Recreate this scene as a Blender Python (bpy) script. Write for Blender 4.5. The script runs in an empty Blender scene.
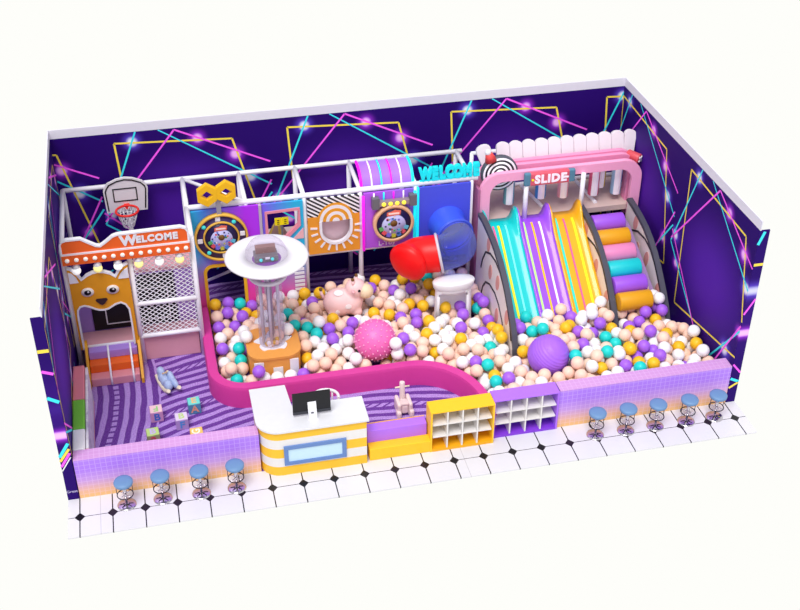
import bpy, bmesh, math, random
from mathutils import Vector, Matrix
random.seed(5)
SC = bpy.context.scene
COL = SC.collection
PI = math.pi
W, D, H, BAND, T = 13.0, 6.756, 4.108, 0.202, 0.2
# ------------------------------------------------------------------ materials
def lin(c):
    if isinstance(c, str):
        c = c.lstrip('#'); c = [int(c[i:i+2], 16)/255 for i in (0, 2, 4)]
    else:
        c = [v/255 for v in c]
    return tuple((v/12.92 if v <= .04045 else ((v+.055)/1.055)**2.4) for v in c) + (1.0,)
MATS = {}
def bsdf(name):
    m = bpy.data.materials.new(name); m.use_nodes = True
    nt = m.node_tree
    return m, nt, nt.nodes['Principled BSDF']
def mat(name, col, rough=.45, metal=0.0, emit=0.0, noise=.035, alpha=1.0, coat=0.0, spec=.35):
    """plain coloured surface with a slight procedural mottling"""
    if name in MATS: return MATS[name]
    m, nt, b = bsdf(name)
    N = nt.nodes; L = nt.links
    c = lin(col)
    if noise:
        tc = N.new('ShaderNodeTexCoord'); no = N.new('ShaderNodeTexNoise')
        no.inputs['Scale'].default_value = 9.0; no.inputs['Detail'].default_value = 3
        L.new(tc.outputs['Object'], no.inputs['Vector'])
        mx = N.new('ShaderNodeMix'); mx.data_type = 'RGBA'
        mx.inputs['A'].default_value = tuple(v*(1-noise) for v in c[:3])+(1,)
        mx.inputs['B'].default_value = tuple(min(1, v*(1+noise)) for v in c[:3])+(1,)
        L.new(no.outputs['Fac'], mx.inputs['Factor'])
        L.new(mx.outputs['Result'], b.inputs['Base Color'])
    else:
        b.inputs['Base Color'].default_value = c
    b.inputs['Roughness'].default_value = rough
    b.inputs['Metallic'].default_value = metal
    b.inputs['Specular IOR Level'].default_value = spec
    b.inputs['Coat Weight'].default_value = coat
    if emit:
        b.inputs['Emission Color'].default_value = c
        b.inputs['Emission Strength'].default_value = emit
    if alpha < 1: b.inputs['Alpha'].default_value = alpha
    MATS[name] = m
    return m
class NG:
    """little helper to write node maths"""
    def __init__(s, nt): s.nt = nt; s.N = nt.nodes; s.L = nt.links
    def m(s, op, a, b=None, c=None, clamp=False):
        n = s.N.new('ShaderNodeMath'); n.operation = op; n.use_clamp = clamp
        for i, v in enumerate((a, b, c)):
            if v is None: continue
            if isinstance(v, (int, float)): n.inputs[i].default_value = v
            else: s.L.new(v, n.inputs[i])
        return n.outputs[0]
    def xyz(s, kind='Object'):
        tc = s.N.new('ShaderNodeTexCoord'); sp = s.N.new('ShaderNodeSeparateXYZ')
        s.L.new(tc.outputs[kind], sp.inputs[0]); return sp.outputs[0], sp.outputs[1], sp.outputs[2]
    def mix(s, f, a, b):
        n = s.N.new('ShaderNodeMix'); n.data_type = 'RGBA'
        for k, v in (('Factor', f), ('A', a), ('B', b)):
            sock = [i for i in n.inputs if i.name == k and i.enabled][0]
            if isinstance(v, (int, float)): sock.default_value = v
            elif isinstance(v, tuple): sock.default_value = v
            else: s.L.new(v, sock)
        return [o for o in n.outputs if o.enabled][0]
    def ramp(s, f, stops, interp='LINEAR'):
        n = s.N.new('ShaderNodeValToRGB'); n.color_ramp.interpolation = interp
        e = n.color_ramp.elements
        while len(e) < len(stops): e.new(.5)
        for k, (p, c) in enumerate(stops): e[k].position = p; e[k].color = lin(c)
        s.L.new(f, n.inputs[0]); return n.outputs[0]
    def smooth(s, v, a, b):
        n = s.N.new('ShaderNodeMapRange'); n.interpolation_type = 'SMOOTHSTEP'
        s.L.new(v, n.inputs[0]); n.inputs[1].default_value = a; n.inputs[2].default_value = b
        return n.outputs[0]
def carpet_mat():
    m, nt, b = bsdf('carpet'); g = NG(nt)
    x, y, z = g.xyz()
    def dist(cx, cy):
        a = g.m('SUBTRACT', x, cx); c = g.m('SUBTRACT', y, cy)
        return g.m('SQRT', g.m('ADD', g.m('MULTIPLY', a, a), g.m('MULTIPLY', c, c))), a, c
    tc = g.N.new('ShaderNodeTexCoord')
    no = g.N.new('ShaderNodeTexNoise'); no.inputs['Scale'].default_value = 1.3
    g.L.new(tc.outputs['Object'], no.inputs['Vector'])
    wob = g.m('MULTIPLY', g.m('SUBTRACT', no.outputs['Fac'], .5), .12)
    def stripes(cx, cy, per, dash, off):
        d, a, c = dist(cx, cy)
        d = g.m('ADD', d, wob)
        t = g.m('DIVIDE', d, per)
        fr = g.m('FRACT', t)
        on = g.m('SUBTRACT', 1.0, g.smooth(g.m('ABSOLUTE', g.m('SUBTRACT', fr, .5)), .22, .27))
        idx = g.m('FLOOR', t)
        isd = g.m('COMPARE', g.m('MODULO', g.m('ADD', idx, off), 6.0), 0.0, .4)
        ang = g.m('MULTIPLY', g.m('ARCTAN2', c, a), g.m('DIVIDE', d, dash))
        db = g.m('LESS_THAN', g.m('FRACT', ang), .66)
        keep = g.m('SUBTRACT', 1.0, g.m('MULTIPLY', isd, g.m('SUBTRACT', 1.0, db)))
        return g.m('MULTIPLY', on, keep)
    sA = stripes(-5.2, 3.0, .225, .17, 4)
    sB = stripes(5.4, -7.0, .215, .2, 3)
    dA, _, _ = dist(-5.2, 3.0)
    inA = g.m('LESS_THAN', dA, 6.86)
    s = g.m('ADD', g.m('MULTIPLY', inA, sA), g.m('MULTIPLY', g.m('SUBTRACT', 1.0, inA), sB), clamp=True)
    n2 = g.N.new('ShaderNodeTexNoise'); n2.inputs['Scale'].default_value = 45; n2.inputs['Detail'].default_value = 2
    g.L.new(tc.outputs['Object'], n2.inputs['Vector'])
    sp = g.smooth(n2.outputs['Fac'], .35, .68)
    light = g.mix(sp, lin((156, 118, 200)), lin((192, 162, 226)))
    dark = g.mix(sp, lin((92, 50, 136)), lin((122, 78, 166)))
    g.L.new(g.mix(s, dark, light), b.inputs['Base Color'])
    b.inputs['Roughness'].default_value = .95; b.inputs['Specular IOR Level'].default_value = .05
    return m
def tile_mat():
    m, nt, b = bsdf('white_floor_tile'); g = NG(nt)
    x, y, z = g.xyz()
    P = .589
    ax = g.m('MULTIPLY', g.m('ABSOLUTE', g.m('SUBTRACT', g.m('FRACT', g.m('ADD', g.m('DIVIDE', g.m('SUBTRACT', x, .01), P), .5)), .5)), P)
    ay = g.m('ABSOLUTE', g.m('ADD', y, .5))
    dia = g.m('LESS_THAN', g.m('ADD', ax, g.m('MULTIPLY', ay, .85)), .098)
    ln = g.m('MAXIMUM', g.m('LESS_THAN', ax, .011), g.m('LESS_THAN', ay, .007))
    k = g.m('MAXIMUM', dia, ln)
    faint = g.m('LESS_THAN', g.m('ABSOLUTE', g.m('SUBTRACT', g.m('MODULO', g.m('ADD', x, .62), 6.9), 1.0)), .006)
    no = g.N.new('ShaderNodeTexNoise'); no.inputs['Scale'].default_value = .8
    tc = g.N.new('ShaderNodeTexCoord'); g.L.new(tc.outputs['Object'], no.inputs['Vector'])
    base = g.mix(no.outputs['Fac'], lin((212, 211, 219)), lin((224, 223, 229)))
    base = g.mix(faint, base, lin((190, 188, 195)))
    g.L.new(g.mix(k, base, lin((22, 20, 24))), b.inputs['Base Color'])
    b.inputs['Roughness'].default_value = .25
    return m
def mosaic_mat():
    m, nt, b = bsdf('gradient_mosaic'); g = NG(nt)
    x, y, z = g.xyz()
    base = g.ramp(g.m('DIVIDE', z, .93), [(0, (240, 188, 112)), (.18, (232, 178, 150)), (.45, (196, 150, 222)), (.72, (168, 118, 236)), (.96, (172, 122, 240)), (1.0, (206, 152, 214))])
    S = .098
    def line(v):
        return g.m('GREATER_THAN', g.m('ABSOLUTE', g.m('SUBTRACT', g.m('FRACT', g.m('DIVIDE', v, S)), .5)), .44)
    ln = g.m('MAXIMUM', g.m('MAXIMUM', line(x), line(z)), g.m('MULTIPLY', line(y), g.m('GREATER_THAN', z, .925)))
    c = g.mix(g.m('MULTIPLY', ln, .28), base, lin((240, 214, 250)))
    vo = g.N.new('ShaderNodeTexVoronoi'); vo.inputs['Scale'].default_value = 1.35
    tc = g.N.new('ShaderNodeTexCoord'); g.L.new(tc.outputs['Object'], vo.inputs['Vector'])
    sparkle = g.m('LESS_THAN', vo.outputs['Distance'], .042)
    c = g.mix(sparkle, c, lin((250, 240, 255)))
    g.L.new(c, b.inputs['Base Color'])
    b.inputs['Roughness'].default_value = .35
    return m
TILE_W = 3.76
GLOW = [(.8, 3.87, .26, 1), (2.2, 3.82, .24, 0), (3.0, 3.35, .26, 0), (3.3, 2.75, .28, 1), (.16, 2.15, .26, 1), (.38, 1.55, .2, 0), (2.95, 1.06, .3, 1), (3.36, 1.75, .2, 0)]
def wallpaper(name, axis, origin, sign):
    """printed wallpaper: deep violet ground with soft printed halos, repeated every TILE_W metres"""
    m, nt, b = bsdf(name); g = NG(nt)
    xyz = g.xyz()
    s = g.m('MULTIPLY', g.m('SUBTRACT', xyz[axis], origin), sign)
    s = g.m('MULTIPLY', g.m('FRACT', g.m('DIVIDE', g.m('ADD', s, 40*TILE_W), TILE_W)), TILE_W)
    z = xyz[2]
    def dd(px, pz, sx=1.0):
        a = g.m('MULTIPLY', g.m('SUBTRACT', s, px), sx); c = g.m('SUBTRACT', z, pz)
        return g.m('SQRT', g.m('ADD', g.m('MULTIPLY', a, a), g.m('MULTIPLY', c, c)))
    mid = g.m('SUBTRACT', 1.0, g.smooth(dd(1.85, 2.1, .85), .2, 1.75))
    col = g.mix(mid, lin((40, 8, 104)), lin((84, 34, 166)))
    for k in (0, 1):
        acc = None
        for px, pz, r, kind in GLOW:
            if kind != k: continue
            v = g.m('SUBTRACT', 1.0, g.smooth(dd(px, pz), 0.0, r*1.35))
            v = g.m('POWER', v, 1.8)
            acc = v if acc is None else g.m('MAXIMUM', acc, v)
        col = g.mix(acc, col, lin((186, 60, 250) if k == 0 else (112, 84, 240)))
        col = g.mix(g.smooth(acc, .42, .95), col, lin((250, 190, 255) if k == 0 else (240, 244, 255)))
    g.L.new(col, b.inputs['Base Color'])
    b.inputs['Roughness'].default_value = .55; b.inputs['Specular IOR Level'].default_value = .08
    return m
def grad_mat(name, stops_x, low, zlow=(.0, .45)):
    """panel print: colour runs along the width and fades to another colour at the foot"""
    m, nt, b = bsdf(name); g = NG(nt)
    x, y, z = g.xyz('Generated')
    c = g.ramp(x, stops_x)
    f = g.m('SUBTRACT', 1.0, g.smooth(z, *zlow))
    g.L.new(g.mix(f, c, lin(low)), b.inputs['Base Color'])
    b.inputs['Roughness'].default_value = .4
    return m
def zebra_mat():
    m, nt, b = bsdf('zebra_print'); g = NG(nt)
    x, y, z = g.xyz('Generated')
    t = g.m('FRACT', g.m('MULTIPLY', g.m('ADD', z, g.m('MULTIPLY', x, .55)), 14.0))
    zeb = g.mix(g.m('LESS_THAN', t, .5), lin((238, 236, 240)), lin((20, 16, 26)))
    f = g.m('GREATER_THAN', z, .68)
    g.L.new(g.mix(f, lin((228, 148, 34)), zeb), b.inputs['Base Color'])
    return m
def glass_mat(name, col, t=.72, rough=.05):
    m, nt, b = bsdf(name); g = NG(nt)
    b.inputs['Base Color'].default_value = lin(col); b.inputs['Roughness'].default_value = rough
    b.inputs['Specular IOR Level'].default_value = .6
    tr = g.N.new('ShaderNodeBsdfTransparent'); tr.inputs[0].default_value = lin(col)
    mx = g.N.new('ShaderNodeMixShader')
    lw = g.N.new('ShaderNodeLayerWeight'); lw.inputs[0].default_value = .35
    f = g.m('ADD', g.m('MULTIPLY', lw.outputs['Facing'], .28), 1-t, clamp=True)
    g.L.new(f, mx.inputs[0]); g.L.new(tr.outputs[0], mx.inputs[1]); g.L.new(b.outputs[0], mx.inputs[2])
    g.L.new(mx.outputs[0], nt.nodes['Material Output'].inputs[0])
    MATS[name] = m
    return m
C = lambda n, *a, **k: mat(n, *a, **k)
WHITE = C('white_paint', (232, 231, 238), .4)
PIPE = C('white_foam_pipe', (242, 240, 248), .5)
GREY = C('mid_grey', (120, 120, 126), .5)
DARK = C('dark_slate', (70, 70, 84), .5)
BLACK = C('black', (14, 12, 16), .4)
YEL = C('neon_yellow_print', (250, 222, 78), .5)
CYA = C('neon_cyan_print', (60, 230, 246), .5)
MAG = C('neon_magenta_print', (252, 92, 244), .5)
PURP = C('purple_vinyl', (158, 88, 226), .4)
PINK = C('pink_vinyl', (222, 130, 148), .45)
LPINK = C('light_pink_vinyl', (232, 178, 184), .5)
ORANGE = C('orange_vinyl', (238, 104, 32), .45)
MUST = C('mustard_vinyl', (226, 160, 22), .45)
GOLD = C('gold_trim', (226, 178, 70), .35)
TEAL = C('teal_vinyl', (24, 198, 204), .4)
LILAC = C('lilac_vinyl', (168, 132, 214), .5)
CREAM = C('cream_vinyl', (236, 222, 218), .5)
CHROME = C('chrome', (214, 208, 214), .12, metal=1.0)
# ------------------------------------------------------------------ mesh builder
class B:
    def __init__(s): s.bm = bmesh.new(); s.mats = []
    def mi(s, m):
        if m not in s.mats: s.mats.append(m)
        return s.mats.index(m)
    def face(s, vs, mi, smooth=False):
        try: f = s.bm.faces.new(vs)
        except ValueError: return None
        f.material_index = mi; f.smooth = smooth; return f
    def hexa(s, p, m, smooth=False):
        mi = s.mi(m); v = [s.bm.verts.new(q) for q in p]
        for q in ((0, 3, 2, 1), (4, 5, 6, 7), (0, 1, 5, 4), (1, 2, 6, 5), (2, 3, 7, 6), (3, 0, 4, 7)):
            s.face([v[k] for k in q], mi)
    def box(s, x0, x1, y0, y1, z0, z1, m):
        s.hexa([(x0, y0, z0), (x1, y0, z0), (x1, y1, z0), (x0, y1, z0), (x0, y0, z1), (x1, y0, z1), (x1, y1, z1), (x0, y1, z1)], m); return s
    def ring(s, c, u, v, r, n):
        return [s.bm.verts.new(Vector(c)+u*(r*math.cos(2*PI*k/n))+v*(r*math.sin(2*PI*k/n))) for k in range(n)]
    def tube(s, path, r, m, n=12, caps=True, closed=False, mats=None):
        P = [Vector(p) for p in path]; R = r if isinstance(r, (list, tuple)) else [r]*len(P)
        rings = []; up = None
        for i, p in enumerate(P):
            if closed: d = P[(i+1) % len(P)]-P[i-1]
            else: d = P[min(i+1, len(P)-1)]-P[max(i-1, 0)]
            d.normalize()
            if up is None:
                a = Vector((0, 0, 1)) if abs(d.z) < .9 else Vector((1, 0, 0))
                u = d.cross(a).normalized()
            else:
                u = (up-d*up.dot(d)).normalized()
            up = u; v = d.cross(u)
            rings.append(s.ring(p, u, v, R[i], n))
        k = len(rings) if closed else len(rings)-1
        for i in range(k):
            a, b = rings[i], rings[(i+1) % len(rings)]
            mi = s.mi(mats[i] if mats else m)
            for j in range(n): s.face([a[j], a[(j+1) % n], b[(j+1) % n], b[j]], mi, True)
        if caps and not closed:
            s.face(rings[0][::-1], s.mi(m)); s.face(rings[-1], s.mi(mats[-1] if mats else m))
        return s
    def cyl(s, p0, p1, r, m, n=16, r2=None, caps=True): return s.tube([p0, p1], [r, r if r2 is None else r2], m, n, caps)
    def lathe(s, prof, c, m, n=32, axis='Z', mats=None, cap0=True, cap1=True):
        c = Vector(c); ax = {'X': (Vector((0, 1, 0)), Vector((0, 0, 1)), Vector((1, 0, 0))), 'Y': (Vector((1, 0, 0)), Vector((0, 0, 1)), Vector((0, -1, 0))), 'Z': (Vector((1, 0, 0)), Vector((0, 1, 0)), Vector((0, 0, 1)))}[axis]
        rings = [s.ring(c+ax[2]*z, ax[0], ax[1], max(r, 1e-4), n) for r, z in prof]
        for i in range(len(rings)-1):
            mi = s.mi(mats[i] if mats else m)
            for j in range(n): s.face([rings[i][j], rings[i][(j+1) % n], rings[i+1][(j+1) % n], rings[i+1][j]], mi, True)
        if cap0: s.face(rings[0][::-1], s.mi(mats[0] if mats else m))
        if cap1: s.face(rings[-1], s.mi(mats[-1] if mats else m))
        return s
    def ball(s, c, r, m, sc=(1, 1, 1), u=24, v=14, rot=None):
        M = Matrix.Translation(c) @ (rot.to_4x4() if rot else Matrix.Identity(4)) @ Matrix.Diagonal((sc[0], sc[1], sc[2], 1))
        mi = s.mi(m)
        g = bmesh.ops.create_uvsphere(s.bm, u_segments=u, v_segments=v, radius=r, matrix=M)
        for f in {f for vv in g['verts'] for f in vv.link_faces}: f.material_index = mi; f.smooth = True
        return s
    def prism(s, pts, plane, a, b, m, side=None, holes=()):
        """solid from a 2D outline (with holes); plane 'XZ' extrudes along y, 'YZ' along x, 'XY' along z"""
        def P(q, t): return {'XZ': (q[0], t, q[1]), 'YZ': (t, q[0], q[1]), 'XY': (q[0], q[1], t)}[plane]
        mi = s.mi(m); ms = s.mi(side or m)
        loops = [list(pts)]+[list(h) for h in holes]
        A = [[s.bm.verts.new(P(q, a)) for q in l] for l in loops]
        Bv = [[s.bm.verts.new(P(q, b)) for q in l] for l in loops]
        for la, lb in zip(A, Bv):
            n = len(la)
            for k in range(n): s.face([la[k], la[(k+1) % n], lb[(k+1) % n], lb[k]], ms)
        from mathutils.geometry import tessellate_polygon
        flatl = [q for l in loops for q in l]
        tri = tessellate_polygon([[Vector((q[0], q[1], 0)) for q in l] for l in loops])
        for vs in (A, Bv):
            fl = [v for l in vs for v in l]
            for t in tri: s.face([fl[k] for k in t], mi)
        return s
    def squash(s, ky, c):
        for v in s.bm.verts: v.co = Vector((v.co.x+c[0], v.co.y*ky+c[1], v.co.z+c[2]))
        return s
    def done(s, name, parent=None, origin=None, bevel=0, mods=(), recalc=True):
        if recalc: bmesh.ops.recalc_face_normals(s.bm, faces=s.bm.faces[:])
        o = Vector(origin) if origin is not None else (parent.location.copy() if parent is not None and parent.parent is None else None)
        if o is None and parent is not None: o = world_loc(parent)
        if o is None: o = Vector((0, 0, 0))
        bmesh.ops.translate(s.bm, verts=s.bm.verts[:], vec=-o)
        me = bpy.data.meshes.new(name); s.bm.to_mesh(me); s.bm.free()
        for m in s.mats: me.materials.append(m)
        ob = bpy.data.objects.new(name, me); COL.objects.link(ob)
        if parent is not None: ob.parent = parent; ob.location = o-world_loc(parent)
        else: ob.location = o
        if bevel:
            md = ob.modifiers.new('edge', 'BEVEL'); md.width = bevel; md.segments = 2; md.limit_method = 'ANGLE'; md.angle_limit = math.radians(50)
        return ob
def world_loc(o):
    v = Vector((0, 0, 0))
    while o is not None: v += o.location; o = o.parent
    return v
def thing(name, label, cat, loc, group=None):
    o = bpy.data.objects.new(name, None); COL.objects.link(o); o.location = loc; o.empty_display_size = .1
    return tag(o, label, cat, group)
def tag(o, label, cat, group=None, kind=None):
    o['label'] = label; o['category'] = cat
    if group: o['group'] = group
    if kind: o['kind'] = kind
    return o
def struct(o): o['kind'] = 'structure'; return o
def copy_tree(o, parent=None):
    c = o.copy(); COL.objects.link(c)
    if parent is not None: c.parent = parent
    for ch in list(o.children): copy_tree(ch, c)
    return c
def arc(cx, cy, rx, ry, a0, a1, n):
    return [(cx+rx*math.cos(math.radians(a0+(a1-a0)*k/n)), cy+ry*math.sin(math.radians(a0+(a1-a0)*k/n))) for k in range(n+1)]
def text_mesh(txt, size, m, depth=.012, bold=0.0, name='lettering', spacing=1.0, shear=0.0):
    """lettering as a mesh standing in the XZ plane, centred, facing -Y; built at the origin"""
    cu = bpy.data.curves.new('t', 'FONT'); cu.body = txt; cu.size = size; cu.extrude = depth/2; cu.offset = bold
    cu.align_x = 'CENTER'; cu.align_y = 'CENTER'; cu.space_character = spacing; cu.shear = shear; cu.resolution_u = 3
    ob = bpy.data.objects.new('t', cu); COL.objects.link(ob)
    dg = bpy.context.evaluated_depsgraph_get(); dg.update()
    me = bpy.data.meshes.new_from_object(ob.evaluated_get(dg))
    bpy.data.objects.remove(ob); bpy.data.curves.remove(cu)
    me.name = name; me.materials.clear(); me.materials.append(m)
    return me
def put_text(txt, size, m, loc, parent, rot=(PI/2, 0, 0), depth=.012, bold=0.0, name='lettering', spacing=1.0, sx=1.0):
    me = text_mesh(txt, size, m, depth, bold, name, spacing)
    me.transform(Matrix.Diagonal((sx, 1, 1, 1)))
    from mathutils import Euler
    me.transform(Euler(rot).to_matrix().to_4x4())
    o = bpy.data.objects.new(name, me); COL.objects.link(o)
    o.parent = parent; o.location = Vector(loc)-(world_loc(parent) if parent is not None else Vector((0, 0, 0)))
    return o
# ------------------------------------------------------------------ setting
struct(B().box(0, W, 0, D, -.03, 0, carpet_mat()).done('floor'))
struct(B().box(-T, W+T, -1.0, 0, -.03, 0, tile_mat()).done('floor_tiles'))
YL = [((.42, 3.87), (2.95, 3.73)), ((2.95, 3.73), (3.6, 1.2)), ((3.6, 1.2), (.6, .65)), ((.6, .65), (.42, 3.87))]
CL = [((.93, 4.2), (0, 1.91)), ((0, 1.91), (2.05, .35)), ((1.24, 4.2), (3.76, 2.5)), ((2.35, .4), (3.76, 2.3)), ((3.2, .4), (3.76, .7))]
ML = [((0, 1.98), (1.72, 4.07)), ((1.72, 4.07), (3.76, 3.08)), ((0, 2.2), (1.95, .35)), ((2.6, .45), (3.76, 2.62)), ((3.35, .7), (3.76, .35))]
def clip(p, q, x0, x1, z0, z1):
    dx, dz = q[0]-p[0], q[1]-p[1]; t0, t1 = 0.0, 1.0
    for a, b in ((-dx, p[0]-x0), (dx, x1-p[0]), (-dz, p[1]-z0), (dz, z1-p[1])):
        if abs(a) < 1e-9:
            if b < 0: return None
        else:
            t = b/a
            if a < 0: t0 = max(t0, t)
            else: t1 = min(t1, t)
    if t1-t0 < 1e-3: return None
    return (p[0]+dx*t0, p[1]+dz*t0), (p[0]+dx*t1, p[1]+dz*t1)
def printed_lines(b, to3, s0, s1, wid=.021, z1=H):
    """the printed neon lines: narrow strips of vinyl lying on the wall, repeated every TILE_W"""
    for k in range(-2, 6):
        for lv, (segs, m) in enumerate(((YL, YEL), (CL, CYA), (ML, MAG))):
            for p, q in segs:
                r = clip((p[0]+k*TILE_W, p[1]), (q[0]+k*TILE_W, q[1]), max(s0, k*TILE_W), min(s1, (k+1)*TILE_W), 0, z1) if min(s1, (k+1)*TILE_W) > max(s0, k*TILE_W) else None
                if not r: continue
                a, c = r; d = Vector((c[0]-a[0], c[1]-a[1])); n = Vector((-d.y, d.x)).normalized()*wid
                h = .003+.0015*lv
                b.face([b.bm.verts.new(to3(a[0]+n.x*e, min(z1, a[1]+n.y*e), h)) for e in (1, -1)]+[b.bm.verts.new(to3(c[0]+n.x*e, min(z1, c[1]+n.y*e), h)) for e in (-1, 1)], b.mi(m))
WP_B = wallpaper('printed_wallpaper_back', 0, .89, 1)
WP_R = wallpaper('printed_wallpaper_right', 1, 3.39, -1)
WP_L = wallpaper('printed_wallpaper_left', 1, -.4, 1)
WPE = C('wallpaper_edge', (62, 22, 150), .45)
b = B().box(-.02, W+.02, D, D+.02, -.03, H, WP_B)
printed_lines(b, lambda s, z, h: (.89+s, D-h, z), -.89, W-.89)
struct(b.done('wall_back', recalc=False))
b = B().box(W, W+.02, .03, D, -.03, H, WP_R).box(W, W+T, 0, .03, -.03, H, WP_R)
printed_lines(b, lambda s, z, h: (W-h, 3.39-s, z), 3.39-D, 3.39)
def edge_lines(b, y, segs):
    for (p, q), m, w in segs:
        d = Vector((q[0]-p[0], q[1]-p[1])); n = Vector((-d.y, d.x)).normalized()*w
        b.face([b.bm.verts.new((p[0]+n.x*e, y, p[1]+n.y*e)) for e in (1, -1)]+[b.bm.verts.new((q[0]+n.x*e, y, q[1]+n.y*e)) for e in (-1, 1)], b.mi(m))
edge_lines(b, -.003, [(((W+.005, 3.35), (W+.195, 3.35)), YEL, .03), (((W+.005, 3.8), (W+.1, 4.08)), CYA, .03), (((W+.005, 2.2), (W+.195, 2.55)), MAG, .022),
                      (((W+.005, .98), (W+.195, .75)), MAG, .02), (((W+.005, .62), (W+.195, .52)), CYA, .03), (((W+.005, .38), (W+.195, .5)), YEL, .025)])
struct(b.done('wall_right', recalc=False))
b = B().box(-.02, 0, .03, D, -.03, H, WP_L).box(-T, 0, 0, .03, -.03, H, WP_L)
printed_lines(b, lambda s, z, h: (h, s-.4, z), .4, D+.4)
edge_lines(b, -.003, [(((-.195, 3.42), (-.005, 3.42)), YEL, .035), (((-.195, 3.0), (-.005, 2.92)), MAG, .03), (((-.195, 2.42), (-.005, 2.3)), CYA, .035),
                      (((-.195, 1.05), (-.005, 1.35)), CYA, .03), (((-.195, .95), (-.005, 1.22)), YEL, .025), (((-.195, .82), (-.005, 1.12)), MAG, .025), (((-.195, .72), (-.005, 1.02)), WHITE, .012)])
wl = struct(b.done('wall_left', recalc=False))
put_text('Great', .085, C('small_print', (200, 190, 230)), (-.1, -.004, .2), wl, depth=.002)
BANDM = C('white_wall_cap', (222, 220, 232), .6)
for n, (x0, x1, y0, y1) in enumerate(((-.02, W+.02, D, D+.02), (W, W+.02, 0, D), (-.02, 0, 0, D))):
    struct(B().box(x0, x1, y0, y1, H, H+BAND, BANDM).done('trim_%d' % (n+1)))
MOS = mosaic_mat()
struct(B().box(.02, 3.40, 0.0, .27, 0, .93, MOS).done('wall_front_left'))
struct(B().box(9.34, W-.01, 0.0, .30, 0, .93, MOS).done('wall_front_right'))
# ------------------------------------------------------------------ soft blocks along the left wall
GREEN = C('green_vinyl', (112, 190, 62), .45)
SOFTW = C('white_vinyl', (232, 230, 236), .45)
for y0, y1, m, lab in ((1.80, 2.9, PINK, 'pink soft block against the violet wall, farthest back of the three'), (.9, 1.79, GREEN, 'green soft block between the pink block and the white block'), (.29, .89, SOFTW, 'white soft block tucked behind the mosaic front wall')):
    tag(B().box(.01, .24, y0, y1, 0, .93, m).done('soft_block', origin=(.125, (y0+y1)/2, 0), bevel=.025), lab, 'soft block', 'soft blocks along the left wall')
mb, nt, bs = bsdf('marbled_board'); g = NG(nt)
no = g.N.new('ShaderNodeTexNoise'); no.inputs['Scale'].default_value = 3; no.inputs['Detail'].default_value = 6; no.inputs['Distortion'].default_value = 1.2
g.L.new(g.N.new('ShaderNodeTexCoord').outputs['Object'], no.inputs['Vector'])
g.L.new(g.ramp(no.outputs['Fac'], [(.3, (170, 164, 190)), (.5, (226, 222, 234)), (.7, (240, 238, 244))]), bs.inputs['Base Color'])
t = thing('play_board', 'white marbled board standing on the carpet beside the soft blocks', 'board', (.28, 1.6, 0))
B().box(.25, .30, .32, 2.85, 0.02, .9, mb).done('panel', t, bevel=.01)
B().box(.25, .305, .29, .32, 0, .9, PINK).done('end_strip', t)
B().box(.25, .305, .29, 2.85, 0, .02, PINK).done('base_strip', t)
# ------------------------------------------------------------------ pink curved pit wall
RIM = C('magenta_pink_vinyl', (210, 62, 152), .5)
def rim_line(off):
    p = [(2.66+off, 5.08)]
    p += [(2.66+off, 2.95)]+arc(3.45, 2.75, .79-off, .79-off, 180, 270, 12)
    p += [(5.2, 1.96+off)]+arc(6.75, .55, 1.17+off, 1.41+off, 90, 0, 18)
    p += [(7.92+off, .22)]
    return p
o_, i_ = rim_line(0), rim_line(.22)
b = B(); mi = b.mi(RIM); rows = []
for (a, c) in zip(o_, i_):
    a, c = Vector((*a, 0)), Vector((*c, 0)); d = (c-a)
    prof = [(0, 0), (0, .45), (.08, .5), (.92, .5), (1, .45), (1, 0)]
    rows.append([b.bm.verts.new(a+d*t+Vector((0, 0, z))) for t, z in prof])
for r0, r1 in zip(rows, rows[1:]):
    for k in range(5): b.face([r0[k], r0[k+1], r1[k+1], r1[k]], mi, k != 2 and k in (0, 4))
b.face(rows[0], mi); b.face(rows[-1][::-1], mi)
tag(b.done('pit_wall', origin=(5.3, 2.05, 0)), 'magenta pink padded wall curving around the front of the ball pit', 'pit wall')
# ------------------------------------------------------------------ white pipe frame of the play structure
ZR, YB, YP, YF = 2.95, 6.58, 5.25, 4.0
XS = [2.66, 3.90, 5.16, 6.40, 7.64, 8.92]
XL, XM = .09, 1.385
fr = thing('climbing_structure', 'white padded pipe frame running behind the ball pit and round the basketball corner' , 'climbing structure', (4.5, 5.6, 0))
def pipe(name, p, q, r=.052): return B().cyl(p, q, r, PIPE, 12).done(name, fr)
for x in (XL, XM, XS[0]): pipe('post', (x, YF, 0), (x, YF, ZR))
for x in XS[1:]: pipe('post', (x, YP, 0), (x, YP, ZR))
pipe('post', (XS[0], YP, 0), (XS[0], YP, ZR))
for x in [XL]+XS: pipe('post', (x, YB, 0), (x, YB, ZR))
pipe('rail', (XL, YB, ZR), (9.06, YB, ZR)); pipe('rail', (XS[0], YP, ZR), (9.06, YP, ZR), .058); pipe('rail', (XL, YF, ZR), (XS[0], YF, ZR))
for x in XS: pipe('beam', (x, YB, ZR), (x, YP, ZR))
pipe('beam', (XS[0], YP, ZR), (XS[0], YF, ZR)); pipe('beam', (XL, YB, ZR), (XL, YF, ZR))
pipe('brace', (XS[0], YB, ZR), (XS[1], YP, ZR), .04)
pipe('brace', (XS[0], YB, .1), (XS[1], YP+.2, 1.3), .035)
pipe('crossbar', (XM, YF, .68), (XS[0], YF, .68)); pipe('crossbar', (XM, YF, 1.5), (XS[0], YF, 1.5))
pipe('crossbar', (XL, YF, .585), (XM, YF, .585), .03)
pipe('rail', (5.16, YP, 1.46), (7.64, YP, 1.46))
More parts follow.
